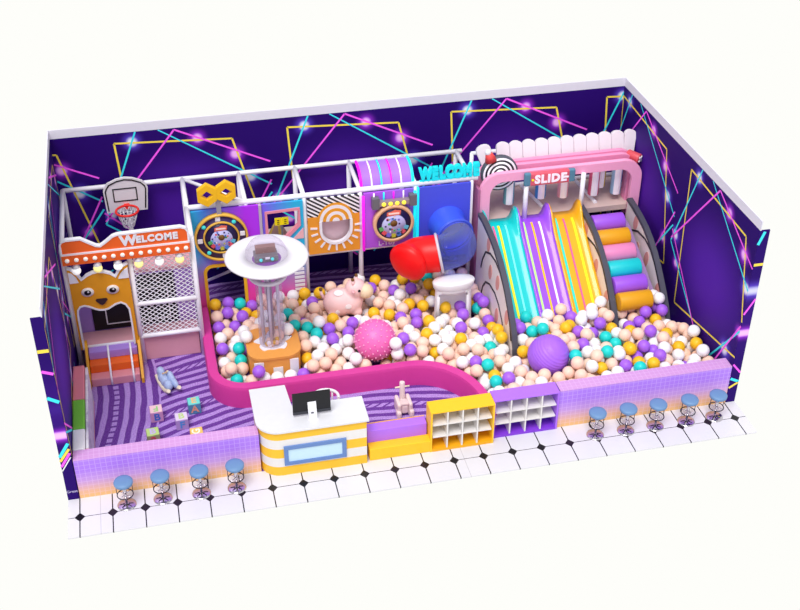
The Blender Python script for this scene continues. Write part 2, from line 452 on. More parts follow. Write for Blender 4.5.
# raised deck behind the panels
t = tag(B().box(2.74, 8.85, 5.32, 6.52, 1.38, 1.47, C('tan_deck', (196, 174, 170), .6)).done('raised_deck', origin=(5.8, 5.9, 1.38)), 'tan raised deck held inside the white pipe frame behind the coloured panels', 'deck')
# ------------------------------------------------------------------ left corner: platform, goal wall, steps
DPINK = C('dusty_pink_vinyl', (222, 162, 174), .5)
tag(B().box(.15, 2.6, 4.06, 4.56, 0, .58, DPINK).done('soft_platform', origin=(1.37, 4.3, 0), bevel=.02), 'dusty pink soft platform under the netted bay and fox doorway', 'platform')
t = thing('goal_wall', 'lilac soft wall with a black goal panel outlined in white, behind the fox doorway', 'goal wall', (1.37, 4.8, 0))
B().prism([(.15, 0), (2.6, 0), (2.6, 1.9), (1.42, 1.9), (1.42, 1.6), (.15, 1.6)], 'XZ', 4.57, 5.05, LILAC).done('body', t)
B().box(1.42, 2.6, 4.57, 5.05, 1.9, 1.98, DPINK).done('top_pad', t)
B().prism([(.43, .6), (2.22, .6), (2.22, 1.86), (1.42, 1.86), (1.42, 1.59), (.43, 1.59)], 'XZ', 4.54, 4.57, BLACK).done('goal_panel', t)
b = B()
for q in ((.7, 2.06, .72, .745), (.7, 2.06, 1.5, 1.525), (.7, .725, .72, 1.52), (2.035, 2.06, .72, 1.52)): b.box(q[0], q[1], 4.53, 4.545, q[2], q[3], WHITE)
b.done('goal_outline', t)
st = thing('soft_steps', 'three soft steps in pink, orange and lilac leading up to the fox doorway', 'steps', (.78, 3.65, 0))
for k, (m) in enumerate((C('step_pink', (222, 148, 164), .5), ORANGE, C('violet_vinyl', (172, 136, 222), .5))):
    B().box(.28, 1.28, 3.34+.225*k, 4.03, .19*k, .19*(k+1), m).done('step', st, bevel=.015)
for x in (.215, 1.3):
    B().prism([(4.05, .0), (4.05, .72), (3.93, .72), (3.27, .12), (3.27, 0)], 'YZ', x, x+.055, MUST).done('side_board', st)
for x in (.68, 1.14):
    B().tube([(x, 3.93, .6), (x, 3.88, .63), (x+.01, 3.36, .24), (x+.01, 3.32, .02)], .022, PIPE, 8).done('guard_pipe', st)
# fox doorway
FOX = C('fox_mustard', (224, 150, 22), .5)
fx = thing('fox_doorway', 'mustard fox face panel with white ears whose mouth is the doorway', 'doorway panel', (.73, 3.95, .6))
outer = [(.14, .6), (.14, 2.62), (.2, 2.6), (.3, 2.5), (.39, 2.32), (.5, 2.41), (.62, 2.46), (.73, 2.475), (.86, 2.45), (.97, 2.4), (1.06, 2.31), (1.14, 2.45), (1.22, 2.54), (1.33, 2.6), (1.335, .6)]
mouth = [(1.245, .6), (1.25, 1.05), (1.24, 1.49), (1.18, 1.62), (1.09, 1.68), (.98, 1.655), (.83, 1.565), (.74, 1.545), (.65, 1.555), (.57, 1.59), (.46, 1.66), (.36, 1.7), (.27, 1.68), (.215, 1.6), (.2, 1.46), (.2, .6)]
B().prism(outer+mouth, 'XZ', 3.88, 3.94, FOX).done('face', fx)
def ribbon(path, w, y0, y1, m, plane='XZ'):
    b = B(); n = len(path); o1, o2 = [], []
    for k, p in enumerate(path):
        a = path[max(k-1, 0)]; c = path[min(k+1, n-1)]; d = Vector((c[0]-a[0], c[1]-a[1])); nn = Vector((-d.y, d.x)).normalized()*w
        o1.append((p[0]+nn.x, p[1]+nn.y)); o2.append((p[0]-nn.x, p[1]-nn.y))
    for k in range(n-1):
        b.prism([o1[k], o1[k+1], o2[k+1], o2[k]], plane, y0, y1, m)
    return b
ribbon(mouth, .018, 3.865, 3.94, WHITE).done('mouth_trim', fx, recalc=False)
ribbon(outer[1:-1], .022, 3.865, 3.94, WHITE).done('head_trim', fx, recalc=False)
for e in ([(.15, 2.53), (.22, 2.5), (.29, 2.4), (.33, 2.27), (.15, 2.27)], [(1.325, 2.5), (1.25, 2.46), (1.17, 2.38), (1.11, 2.26), (1.325, 2.26)]):
    B().prism(e, 'XZ', 3.86, 3.885, WHITE).done('ear', fx)
for cx in (.47, .97):
    e = B().lathe([(.0, .0), (.125, .0), (.125, .03), (0, .03)], (cx, 3.885, 2.02), C('fox_eye_white', (236, 226, 222)), 20, 'Y').done('eye', fx, origin=(cx, 3.885, 2.02))
    e.scale = (1, 1, .82)
    B().lathe([(0, 0), (.07, 0), (.07, .012), (0, .012)], (cx, 3.852, 2.02), BLACK, 16, 'Y').done('pupil', e)
    B().lathe([(0, 0), (.02, 0), (.02, .01), (0, .01)], (cx+.015, 3.84, 2.05), WHITE, 10, 'Y').done('highlight', e)
B().prism([(.62, 1.83), (.82, 1.83), (.84, 1.8), (.76, 1.7), (.72, 1.68), (.68, 1.7), (.6, 1.8)], 'XZ', 3.85, 3.885, C('fox_nose', (56, 34, 40))).done('nose', fx)
# net
nt_ = B(); x0, x1, z0, z1 = XM+.05, XS[0]-.05, .72, 2.72
for s in (1, -1):
    k = -3.0
    while k < 5.2:
        r = clip((x0-2, (k-s*2*.8)), (x0+4, (k+s*4*.8)), x0, x1, z0, z1)
        if r:
            a, c = r; nt_.tube([(a[0], 4.0+.004*s, a[1]), (c[0], 4.0+.004*s, c[1])], .0095, PIPE, 4, caps=False)
        k += .105
tag(nt_.done('safety_net', origin=(2.02, 4.0, .7)), 'white diamond mesh net stretched across the bay beside the fox doorway', 'net')
# orange sign
OS = C('sign_orange', (238, 98, 26), .5)
sg = thing('welcome_board', 'orange board with white lettering and round bulbs above the fox doorway', 'sign', (1.36, 3.88, 2.74))
top = [(.1, 2.98), (.1, 3.2), (.13, 3.26), (.22, 3.29), (.5, 3.29), (.6, 3.22), (.78, 3.1), (.86, 3.08), (.98, 3.16), (1.12, 3.27), (1.22, 3.3), (2.46, 3.32), (2.56, 3.28), (2.6, 3.2), (2.6, 2.99)]
B().prism(top, 'XZ', 3.84, 3.92, OS, WHITE).done('board', sg)
ribbon([(.1, 2.97)]+top[1:-1]+[(2.6, 2.98)], .018, 3.825, 3.925, WHITE).done('board_trim', sg, recalc=False)
B().box(.09, 2.61, 3.80, 3.92, 2.74, 2.955, OS).done('bulb_strip', sg)
B().box(.08, 2.62, 3.81, 3.93, 2.955, 2.99, WHITE).done('divider_strip', sg)
for k in range(14):
    B().lathe([(0, 0), (.045, 0), (.045, .02), (0, .025)], (.19+k*.18, 3.8, 2.855), C('bulb_white', (250, 240, 228), emit=.25), 12, 'Y').done('marquee_bulb', sg)
put_text('W', .30, WHITE, (1.42, 3.825, 3.14), sg, bold=.016, name='letter')
put_text('ELCOME', .2, WHITE, (1.98, 3.825, 3.145), sg, bold=.012, spacing=1.16, name='lettering', sx=.98)
# pendant lamps
WB = C('lamp_white', (252, 250, 246), emit=.5); YBm = C('lamp_yellow', (252, 238, 150), emit=.5)
names = ['white round lamp hanging at the outer end of the orange board', 'yellow round lamp hanging over the fox ear nearest the wall', 'white round lamp hanging over the fox ear nearest the net', 'yellow round lamp hanging at the net edge beside the fox', 'white round lamp hanging in front of the middle of the net', 'yellow round lamp hanging nearest the dial panel']
for k, x in enumerate((.33, .75, 1.15, 1.56, 1.97, 2.38)):
    t = thing('pendant_lamp', names[k], 'lamp', (x, 3.86, 2.74), 'pendant lamps under the orange board')
    B().lathe([(.02, .0), (.03, -.03), (.085, -.09), (.08, -.095)], (x, 3.86, 2.74), WHITE, 16).done('lamp_shade', t)
    B().ball((x, 3.85, 2.575), .092, YBm if k % 2 else WB, u=16, v=10).done('bulb', t)
# basketball hoop
hp = thing('basketball_hoop', 'white basketball backboard with red rim and net above the orange board', 'basketball hoop', (1.45, 6.45, 0))
bbw = C('backboard', (226, 222, 228), .4)
bp = [(.96, 2.36), (1.84, 2.36), (1.9, 2.9), (1.88, 2.98), (1.8, 3.08), (1.6, 3.17), (1.42, 3.2), (1.24, 3.17), (1.04, 3.08), (.97, 2.98), (.94, 2.9)]
B().prism(bp, 'XZ', 6.44, 6.49, bbw).done('backboard', hp)
b = ribbon([(1.3+(x-1.3)*.9+.012, 2.76+(z-2.76)*.88) for x, z in bp[1:]+bp[:1]], .014, 6.43, 6.445, BLACK); b.done('border_line', hp, recalc=False)
b = B()
for q in ((1.14, 1.66, 2.62, 2.645), (1.14, 1.66, 2.92, 2.945), (1.14, 1.165, 2.62, 2.94), (1.635, 1.66, 2.62, 2.94)): b.box(q[0], q[1], 6.43, 6.445, q[2], q[3], BLACK)
b.done('target_square', hp)
b = B(); b.tube([(1.4+.24*math.cos(a*PI/14), 6.14+.24*math.sin(a*PI/14), 2.54) for a in range(28)], .026, C('rim_red', (222, 40, 36)), 8, closed=True)
b.box(1.34, 1.46, 6.36, 6.45, 2.46, 2.56, C('rim_red', 0)).done('rim', hp)
b = B()
for k in range(14):
    for s in (1, -1):
        b.tube([(1.4+(.235-.04*j)*math.cos(2*PI*(k+s*j*.5)/14), 6.14+(.235-.04*j)*math.sin(2*PI*(k+s*j*.5)/14), 2.53-.12*j) for j in range(4)], .008, WHITE, 4, caps=False)
for j in range(1, 4): b.tube([(1.4+(.235-.04*j)*math.cos(2*PI*k/20), 6.14+(.235-.04*j)*math.sin(2*PI*k/20), 2.53-.12*j) for k in range(20)], .008, WHITE, 4, closed=True)
b.done('net', hp)
B().cyl((1.42, 6.52, 0), (1.42, 6.52, 2.9), .05, PIPE).done('pole', hp)
# ------------------------------------------------------------------ coloured panels along the frame
Y0, Y1 = 5.13, 5.19
def disc_prof(r, d): return [(0, 0), (r, 0), (r, d), (0, d)]
def ringp(r0, r1, d): return [(r0, 0), (r1, 0), (r1, d), (r0, d), (r0, 0)]
CARD = [C('card_%d' % k, c) for k, c in enumerate(((92, 176, 96), (224, 84, 96), (120, 110, 220), (190, 190, 60), (76, 130, 210), (226, 90, 110), (100, 190, 220)))]
NAVY = C('dial_navy', (66, 46, 110), .4); SPACE = C('dial_space', (30, 22, 74), .3); PALE = C('dial_pale', (192, 192, 238), .5)
def dial_art(t, cx, cz, r, y):
    """generic picture disc: night ground, pale globe, banner, a row of cards"""
    B().lathe(disc_prof(r, .02), (cx, y, cz), SPACE, 40, 'Y').done('picture_disc', t)
    B().lathe(disc_prof(r*.68, .008), (cx, y-.02, cz-r*.12), PALE, 32, 'Y').done('globe_print', t)
    B().lathe(disc_prof(r*.2, .008), (cx, y-.028, cz+r*.02), C('dial_amber', (120, 84, 40)), 20, 'Y').done('hub_print', t)
    rnd = random.Random(int(cx*10))
    for k in range(26):
        a = rnd.uniform(0, 2*PI); q = r*rnd.uniform(.25, .62); s = r*rnd.uniform(.03, .07)
        B().box(cx+q*math.cos(a)-s, cx+q*math.cos(a)+s, y-.034, y-.028, cz-r*.1+q*math.sin(a)-s, cz-r*.1+q*math.sin(a)+s, rnd.choice(CARD+[WHITE, NAVY, C('dial_periwinkle', (120, 120, 214))])).done('print', t)
    for k in range(7):
        a = math.radians(202+k*22.5); px, pz = cx+r*.76*math.cos(a), cz+r*.76*math.sin(a); s = r*.115
        u = Vector((math.cos(a), math.sin(a))); v = Vector((-u.y, u.x))
        B().prism([(px+(u.x*i+v.x*j)*s, pz+(u.y*i+v.y*j)*s) for i, j in ((-1, -1), (1, -1), (1, 1), (-1, 1))], 'XZ', y-.034, y-.02, CARD[k]).done('card', t)
    B().prism([(cx-r*.4, cz+r*.5), (cx+r*.36, cz+r*.54), (cx+r*.4, cz+r*.8), (cx+r*.05, cz+r*.86), (cx-r*.12, cz+r*.76), (cx-r*.38, cz+r*.72)], 'XZ', y-.034, y-.02, C('banner_coral', (232, 110, 92))).done('banner', t)
    B().box(cx-r*.3, cx+r*.3, y-.04, y-.034, cz+r*.6, cz+r*.7, C('banner_cream', (250, 226, 214))).done('banner_strip', t)
# panel with doorway and big dial
P1 = grad_mat('print_cyan_violet', [(0, (20, 168, 214)), (.2, (60, 120, 220)), (.55, (128, 70, 226)), (.8, (172, 40, 236)), (1, (176, 50, 240))], (236, 66, 158), (.12, .72))
t = thing('dial_panel', 'cyan to violet panel with an arched yellow doorway and a big round dial', 'panel', (3.42, 5.23, 0))
dl = 2.9; door = [(dl, 0)]+[(dl, 1.3)]+arc(dl+.18, 1.34, .18, .18, 180, 90, 6)+arc(3.58, 1.34, .18, .18, 90, 0, 6)+[(3.76, 0)]
B().prism([(2.72, 0)]+door+[(4.16, 0), (4.16, 2.9), (2.72, 2.9)], 'XZ', Y0, Y1, P1).done('board', t)
ribbon(door, .035, Y0-.03, Y1+.01, C('door_yellow', (236, 180, 36), .4)).done('door_trim', t, recalc=False)
B().box(4.16, 4.22, Y0-.03, Y1+.02, 0, 2.9, C('divider_grey', (186, 172, 190))).done('divider', t)
dlx = thing('round_dial', 'navy dial with gold rims and white and teal studs above the arched doorway', 'dial', (3.33, 5.14, 2.19))
B().lathe(ringp(.53, .575, .12), (3.32, 5.13, 2.26), GOLD, 48, 'Y', cap0=False, cap1=False).done('outer_rim', dlx)
B().lathe(disc_prof(.535, .07), (3.32, 5.13, 2.26), NAVY, 48, 'Y').done('ring_plate', dlx)
B().lathe(ringp(.355, .39, .11), (3.32, 5.13, 2.26), GOLD, 40, 'Y', cap0=False, cap1=False).done('inner_rim', dlx)
dial_art(dlx, 3.32, 2.26, .35, 5.055)
for k in range(8):
    a = PI/2+k*PI/4+.1
    m = WHITE if k % 2 == 0 else C('stud_teal', (70, 222, 220), emit=.2)
    px, pz = 3.32+.46*math.cos(a), 2.26+.46*math.sin(a)
    if k % 2 == 0: B().box(px-.055, px+.055, 5.03, 5.06, pz-.055, pz+.055, m).done('stud', dlx, bevel=.012)
    else: B().lathe(disc_prof(.045, .03), (px, 5.06, pz), m, 12, 'Y').done('stud', dlx)
# wind-up key
ky = thing('wind_up_key', 'yellow wind-up key of two hexagons on a grey stem above the big dial', 'key', (3.32, 5.12, 2.72))
B().box(3.27, 3.37, 5.04, 5.12, 2.83, 3.25, C('key_stem', (150, 146, 158), .4)).done('stem', ky)
KY = C('key_yellow', (238, 184, 20), .4)
for cx, cz in ((3.10, 3.32), (3.50, 3.35)):
    hexo = [(cx+.235*math.cos(math.radians(a)), cz+.27*math.sin(math.radians(a))) for a in range(30, 390, 60)]
    hole = [(cx+.125, cz), (cx, cz+.1), (cx-.125, cz), (cx, cz-.1)]
    B().prism(hexo, 'XZ', 5.0, 5.12, KY, holes=[hole]).done('hexagon', ky, bevel=.012)
# window panel
P2 = grad_mat('print_blue_cyan', [(0, (124, 92, 240)), (.35, (84, 132, 230)), (.8, (28, 176, 222)), (1, (26, 180, 226))], (238, 74, 156), (.06, .62))
t = thing('window_panel', 'blue to pink panel with a pink framed cut-corner window and white rungs', 'panel', (4.68, 5.23, 0))
win = [(4.31, 2.02), (4.31, 2.7), (5.03, 2.72), (5.02, 2.32), (4.76, 2.06), (4.72, 2.02)]
B().prism([(4.23, 0), (5.12, 0), (5.12, 2.9), (4.23, 2.9)], 'XZ', Y0, Y1, P2, holes=[win]).done('board', t)
ribbon(win+win[:1], .035, Y0-.03, Y1+.01, C('window_pink', (226, 140, 160), .5)).done('window_frame', t, recalc=False)
B().prism([(4.86, 1.97), (5.11, 1.97), (5.11, 2.24)], 'XZ', Y0-.015, Y0, LPINK).done('corner_patch', t)
for k in range(9): B().box(4.86, 5.08, Y0-.03, Y0, .42+.105*k, .475+.105*k, WHITE).done('rung', t)
# tent and yellow sign behind the window
tt = thing('play_tent', 'small tan and yellow striped tent seen through the pink framed window', 'tent', (4.62, 5.75, 1.47))
b = B(); n = 12
ta = C('tent_tan', (168, 132, 122)); tb = C('tent_yellow', (214, 178, 70))
for k in range(n):
    a0, a1 = 2*PI*k/n, 2*PI*(k+1)/n; m = tb if k % 3 == 0 else ta
    q = [(4.62+.34*math.cos(a), 5.85+.3*math.sin(a), 1.475) for a in (a0, a1)]+[(4.62+.06*math.cos(a), 5.85+.06*math.sin(a), 2.02) for a in (a1, a0)]
    b.face([b.bm.verts.new(p) for p in q], b.mi(m))
b.done('canvas', tt); B().ball((4.62, 5.85, 2.04), .06, tb, u=12, v=8).done('finial', tt)
t = thing('yellow_block_sign', 'bright yellow pair of sign blocks seen through the pink framed window', 'sign', (4.62, 5.42, 2.05))
for x0 in (4.52, 4.675):
    q = B().box(x0, x0+.15, 5.38, 5.44, 2.2, 2.37, C('sign_yellow', (250, 230, 10), .4, emit=.25)).done('block', t, bevel=.01)
    b = B()
    for z in (2.24, 2.285, 2.33): b.box(x0+.05, x0+.1, 5.372, 5.382, z-.01, z+.01, C('sign_ink', (90, 80, 20)))
    b.done('mark', q)
B().cyl((4.67, 5.41, 1.47), (4.67, 5.41, 2.2), .02, GREY, 8).done('stand', t)
# rainbow window panel
t = thing('rainbow_panel', 'orange and black-white striped panel with a rainbow half circle over a sun-rayed window', 'panel', (5.78, 5.23, 1.45))
cx, rz = 5.83, 2.33
hole = [(cx-.34, rz)]+arc(cx, rz-.22, .34, .36, 180, 360, 16)+[(cx+.34, rz)]
B().prism([(5.21, 1.51), (6.36, 1.51), (6.36, 2.9), (5.21, 2.9)], 'XZ', Y0, Y1, zebra_mat(), holes=[hole]).done('board', t)
RO = C('rainbow_orange', (226, 152, 36), .5)
for k, (r, m) in enumerate(((.41, RO), (.36, WHITE), (.29, RO), (.22, WHITE), (.15, RO), (.08, WHITE))):
    B().prism([(cx+r, rz)]+arc(cx, rz, r, r*1.06, 0, 180, 20)[1:], 'XZ', Y0-.012-.008*k, Y0, m).done('rainbow_band', t)
ribbon(hole, .03, Y0-.03, Y1, WHITE).done('window_rim', t, recalc=False)
for k in range(11):
    a = math.radians(175+k*19); u = Vector((math.cos(a), math.sin(a)))
    r0, r1 = .42, .57
    B().prism([(cx+u.x*r0-u.y*.02, rz-.2+u.y*r0+u.x*.02), (cx+u.x*r1-u.y*.022, rz-.2+u.y*r1+u.x*.022), (cx+u.x*r1+u.y*.022, rz-.2+u.y*r1-u.x*.022), (cx+u.x*r0+u.y*.02, rz-.2+u.y*r0-u.x*.02)], 'XZ', Y0-.02, Y0, WHITE).done('ray', t)
B().box(5.4, 6.25, 5.28, 5.32, 1.5, 2.4, C('mauve_pad', (214, 184, 196))).done('back_pad', t)
# arcade panel with canopy
P4 = grad_mat('print_orchid', [(0, (184, 84, 232)), (.5, (166, 96, 228)), (1, (140, 104, 228))], (170, 78, 214), (.0, .4))
t = thing('arcade_panel', 'orchid arcade panel with a round picture dial, lamp box and neon edges', 'panel', (7.02, 5.23, 1.45))
B().box(6.46, 7.58, Y0, Y1, 1.51, 2.9, P4).done('board', t)
NM = C('neon_tube_magenta', (250, 20, 232), .4, emit=.45); NC = C('neon_tube_cyan', (20, 232, 244), .4, emit=.45); NW = C('neon_tube_white', (246, 236, 246), .4, emit=.3)
can = [(5.31, 2.93)]+[(5.31+.45*(1-math.cos(a)), 2.93+.36*math.sin(a)) for a in [k*PI/24 for k in range(1, 13)]]+[(5.9, 3.29)]
def sweep(prof, x0, x1, th, m):
    return B().prism(prof+[(y+th*.6, z-th) for y, z in prof[::-1]], 'YZ', x0, x1, m)
sweep(can, 6.46, 7.58, .03, C('canopy_orchid', (170, 116, 236), .4)).done('canopy', t)
for x, m, nm in ((6.44, NM, 'neon_tube'), (7.6, NC, 'neon_tube')):
    B().tube([(x, 5.1, 1.48), (x, 5.1, 2.86)], .032, m, 10).done(nm, t)
    B().tube([(x, y-.01, z+.015) for y, z in can], .032, m, 10).done(nm, t)
for x, m in ((6.68, NW), (6.9, NC), (7.12, NM), (7.34, NW)):
    B().tube([(x, 5.1, 2.7), (x, 5.1, 2.9)], .018, m, 8).done('neon_strip', t)
    B().tube([(x, y-.01, z+.012) for y, z in can], .018, m, 8).done('neon_strip', t)
lb = B().box(6.78, 7.46, 5.0, 5.13, 2.6, 2.72, C('lamp_box', (150, 132, 140), .4)).done('lamp_box', t, bevel=.01)
for x0 in (6.62, 7.46): B().box(x0, x0+.16, 4.98, 5.13, 2.56, 2.82, C('lamp_box_end', (104, 104, 112), .4)).done('end_block', lb)
for x in (6.88, 7.03, 7.18, 7.33): B().ball((x, 5.0, 2.66), .05, C('lamp_amber', (250, 226, 70), emit=.6), u=12, v=8).done('lamp', lb)
put_text('L-Toy', .16, C('print_white', (226, 208, 236)), (6.97, 5.123, 1.60), t, depth=.006, bold=.004)
dx = thing('picture_dial', 'round gold-rimmed picture dial on the orchid arcade panel', 'dial', (7.12, 5.12, 2.07))
B().lathe(ringp(.39, .46, .16), (7.1, 5.13, 2.16), C('rose_gold', (226, 180, 140), .35), 44, 'Y', cap0=False, cap1=False).done('rim', dx)
dial_art(dx, 7.1, 2.16, .4, 5.01)
# blue tube slide panel
t = thing('blue_panel', 'royal blue panel holding the round mouth of the tube slide', 'panel', (8.28, 5.23, 0))
hx, hz, hr = 8.36, 1.93, .43
B().prism([(7.7, 1.05), (8.88, 1.05), (8.88, 2.9), (7.7, 2.9)], 'XZ', Y0, Y1, C('royal_blue', (74, 84, 222), .4), holes=[arc(hx, hz, hr, hr, 0, 345, 23)]).done('board', t)
B().box(7.66, 7.7, Y0-.02, Y1+.02, 1.05, 2.9, NC).done('edge_strip', t)
# WELCOME letters on the rail
t = thing('welcome_letters', 'turquoise block letters standing on the white rail above the blue panel', 'sign', (8.38, 5.25, 3.0))
WT = C('turquoise_letters', (16, 222, 232), .4, emit=.15)
x = 7.74
for ch, w in zip('WELCOME', (.26, .17, .16, .175, .185, .24, .17)):
    put_text(ch, .38, WT, (x+w/2, 5.25, 3.15), t, depth=.1, bold=.028, name='letter', sx=.67)
    x += w*.87+.026
B().box(7.74, 8.86, 5.22, 5.28, 2.995, 3.015, WT).done('base_bar', t)
# tube slide
ts = thing('tube_slide', 'tube slide with a blue neck, clear elbow and red mouth above the balls', 'slide', (7.9, 4.6, 1.35))
def bez(p0, p1, p2, p3, n):
    P = [Vector(p) for p in (p0, p1, p2, p3)]
    return [P[0]*(1-t)**3+P[1]*3*t*(1-t)**2+P[2]*3*t*t*(1-t)+P[3]*t**3 for t in [k/n for k in range(n+1)]]
def shell(path, r, m, name, th=.025):
    o = B().tube(path, r, m, 32, caps=False).done(name, ts)
    md = o.modifiers.new('wall', 'SOLIDIFY'); md.thickness = th; md.offset = -1
    return o
neck = bez((8.36, 5.25, 1.93), (8.36, 5.05, 1.93), (8.38, 4.9, 1.9), (8.42, 4.68, 1.85), 8)
clear = bez((8.42, 4.68, 1.85), (8.5, 4.25, 1.80), (8.35, 4.1, 1.86), (7.93, 4.16, 1.78), 14)
red = bez((7.93, 4.16, 1.78), (7.62, 4.22, 1.75), (7.42, 4.3, 1.73), (7.2, 4.05, 1.70), 18)
BLU = C('tube_blue', (62, 92, 232), .3, coat=.3); REDM = C('tube_red', (236, 8, 10), .4)
shell(neck, [.47, .45, .43, .41, .40, .40, .40, .40, .40], BLU, 'blue_neck')
shell(clear, .40, glass_mat('clear_tube', (196, 204, 250), .95, .05), 'clear_elbow', .012)
shell(red, [.41]*15+[.42, .43, .45, .455], REDM, 'red_mouth')
def flange(p, d, r, m, name):
    d = Vector(d).normalized(); a = d.cross(Vector((0, 0, 1))).normalized(); c = d.cross(a)
    B().tube([Vector(p)+a*(r*math.cos(2*PI*k/36))+c*(r*math.sin(2*PI*k/36)) for k in range(36)], .032, m, 8, closed=True).done(name, ts)
flange(red[-1], red[-1]-red[-2], .41, REDM, 'mouth_rim')
dcap = (red[-1]-red[-2]).normalized(); qc = dcap.to_track_quat('Z', 'Y').to_matrix()
B().ball(red[-1]-dcap*.03, .43, REDM, (1.02, 1.02, .5), u=32, v=12, rot=qc).done('mouth_cover', ts)
flange(clear[0], clear[1]-clear[0], .42, C('flange_blue', (72, 96, 220), .3), 'flange')
flange(clear[-1], (-1, .14, -.2), .425, C('flange_grey', (206, 198, 210), .3), 'flange')
# ------------------------------------------------------------------ flying-saucer tower
t = thing('saucer_tower', 'flying saucer tower with white disc, glass dome and glass column on an orange base', 'tower', (4.07, 3.08, 0))
TX, TY = 4.07, 3.08
OB = C('tower_orange', (228, 156, 74), .45)
def rsq(r, c, n=6):
    p = []
    for (sx, sy, a0) in ((1, 1, 0), (-1, 1, 90), (-1, -1, 180), (1, -1, 270)):
        p += arc(TX+sx*(r-c), TY+sy*(r-c), c, c, a0, a0+90, n)
    return p
B().prism(rsq(.54, .3), 'XY', 0.02, .74, OB).done('base', t)
B().prism(rsq(.56, .32), 'XY', .70, .77, OB).done('base_top', t, bevel=.015)
for k in range(4):
    a = k*PI/2
    for s in (-.36, .36):
        pass
for (x0, x1, y) in ((-.46, -.26, -.553), (.28, .46, -.553), (-.07, .13, -.553)):
    B().box(TX+x0, TX+x1, TY+y, TY+y+.03, .08, .5 if abs(x0) < .1 else .66, WHITE).done('base_patch', t)
spl = [(TX+(.33+.05*math.sin(5*a)+.03*math.sin(9*a))*math.cos(a), TY+(.31+.05*math.sin(5*a)+.03*math.cos(8*a))*math.sin(a)) for a in [2*PI*k/48 for k in range(48)]]
B().prism(spl, 'XY', .765, .785, WHITE).done('splash_plate', t)
B().lathe([(.03, .77), (.03, .79), (0, .79)], (TX+.4, TY+.1, 0), CHROME, 12).done('button', t)
GL = glass_mat('column_glass', (238, 234, 244), .93, .04)
B().lathe([(.27, .78), (.27, 2.7)], (TX, TY, 0), GL, 32, cap0=False, cap1=False).done('glass_column', t)
for k in range(6):
    a = 2*PI*k/6+.35
    B().cyl((TX+.2*math.cos(a), TY+.2*math.sin(a), .78), (TX+.2*math.cos(a), TY+.2*math.sin(a), 2.7), .028, WHITE, 10).done('lift_tube', t)
B().cyl((TX, TY, .78), (TX, TY, 2.7), .06, C('core_grey', (170, 160, 180), .3, metal=.4), 14).done('core', t)
b = B()
rnd = random.Random(4)
for k in range(9): b.ball((TX+rnd.uniform(-.14, .14), TY+rnd.uniform(-.2, -.08), .82+.01*k), .055, C('prize_mix_%d' % (k % 3), ((240, 236, 238), (230, 196, 180), (220, 170, 40))[k % 3]), u=10, v=8)
for q in []: pass
b.done('prize_capsules', t)['kind'] = 'stuff'
B().lathe([(.28, 2.38), (.36, 2.38), (.385, 2.41), (.36, 2.44), (.28, 2.44), (.28, 2.38)], (TX, TY, 0), C('collar_white', (226, 222, 232), .35), 36, cap0=False, cap1=False).done('collar', t)
DW = C('saucer_white', (226, 224, 230), .35)
B().lathe([(.3, 2.66), (.62, 2.73), (.80, 2.83), (.84, 2.87), (.83, 2.90), (.79, 2.91), (.62, 2.925), (.44, 2.93), (.43, 2.86), (.2, 2.82), (0, 2.82)], (TX, TY, 0), DW, 64, cap1=False).done('disc', t)
B().lathe([(.41, 2.83), (.36, 2.835), (0, 2.84)], (TX, TY, 0), C('cockpit_violet', (128, 62, 160), .4), 32, cap0=False).done('cockpit_floor', t)
cp = B().box(TX-.25, TX+.22, TY-.17, TY+.14, 2.84, 2.97, C('cockpit_grey', (112, 104, 112), .4)).done('cockpit_console', t, bevel=.015)
B().box(TX-.21, TX+.19, TY-.02, TY+.12, 2.97, 3.1, C('cockpit_brown', (140, 96, 90), .4)).done('seat_back', cp)
for dx in (-.13, .1): B().lathe([(0, 0), (.035, 0), (.03, .03), (0, .03)], (TX+dx, TY-.17, 2.91), C('cockpit_teal', (70, 214, 214), .3, emit=.4), 12, 'Y').done('headlight', cp)
B().box(TX-.04, TX+.05, TY-.185, TY-.16, 2.92, 2.96, WHITE).done('grille', cp)
B().lathe([(.425*math.cos(a), 2.92+.40*math.sin(a)) for a in [k*PI/24 for k in range(0, 13)]], (TX, TY, 0), glass_mat('dome_glass', (244, 240, 248), .95, .02), 48, cap0=False, cap1=False).done('glass_dome', t)
# ------------------------------------------------------------------ big balls
SP = C('spiky_pink', (240, 112, 186), .4)
t = thing('spiky_ball', 'large pink bouncing ball covered in small pale spikes, lying among the balls', 'ball', (6.2, 2.78, .24))
B().ball((6.2, 2.78, .70), .44, SP, u=40, v=24).done('ball_shell', t)
b = B(); SPT = C('spike_pale', (250, 176, 216), .4)
for k in range(150):
    z = 1-2*(k+.5)/150; a = k*2.39996; q = math.sqrt(1-z*z); d = Vector((q*math.cos(a), q*math.sin(a), z)); c = Vector((6.2, 2.78, .70))
    b.cyl(c+d*.432, c+d*.468, .019, SPT, 6, r2=.008)
o = b.done('spike', t); o['kind'] = 'stuff'; o['label'] = 'small pale spikes all over the pink ball'
t = thing('ribbed_ball', 'large purple ribbed ball resting among the balls behind the purple cubby shelf', 'ball', (9.6, 1.45, .26))
PB = C('ribbed_purple', (168, 104, 236), .45)
b = B(); mi = b.mi(PB)
g_ = bmesh.ops.create_uvsphere(b.bm, u_segments=56, v_segments=72, radius=.43)
for v in b.bm.verts:
    n = v.co.normalized(); v.co = n*(.43+.007*math.sin(n.z*46)*math.sqrt(max(0, 1-n.z*n.z)))
for f in b.bm.faces: f.smooth = True; f.material_index = mi
from mathutils import Euler
bmesh.ops.transform(b.bm, matrix=Matrix.Translation((9.6, 1.45, .71)) @ Euler((.35, .45, 0)).to_matrix().to_4x4(), verts=b.bm.verts[:])
b.done('ball_shell', t)
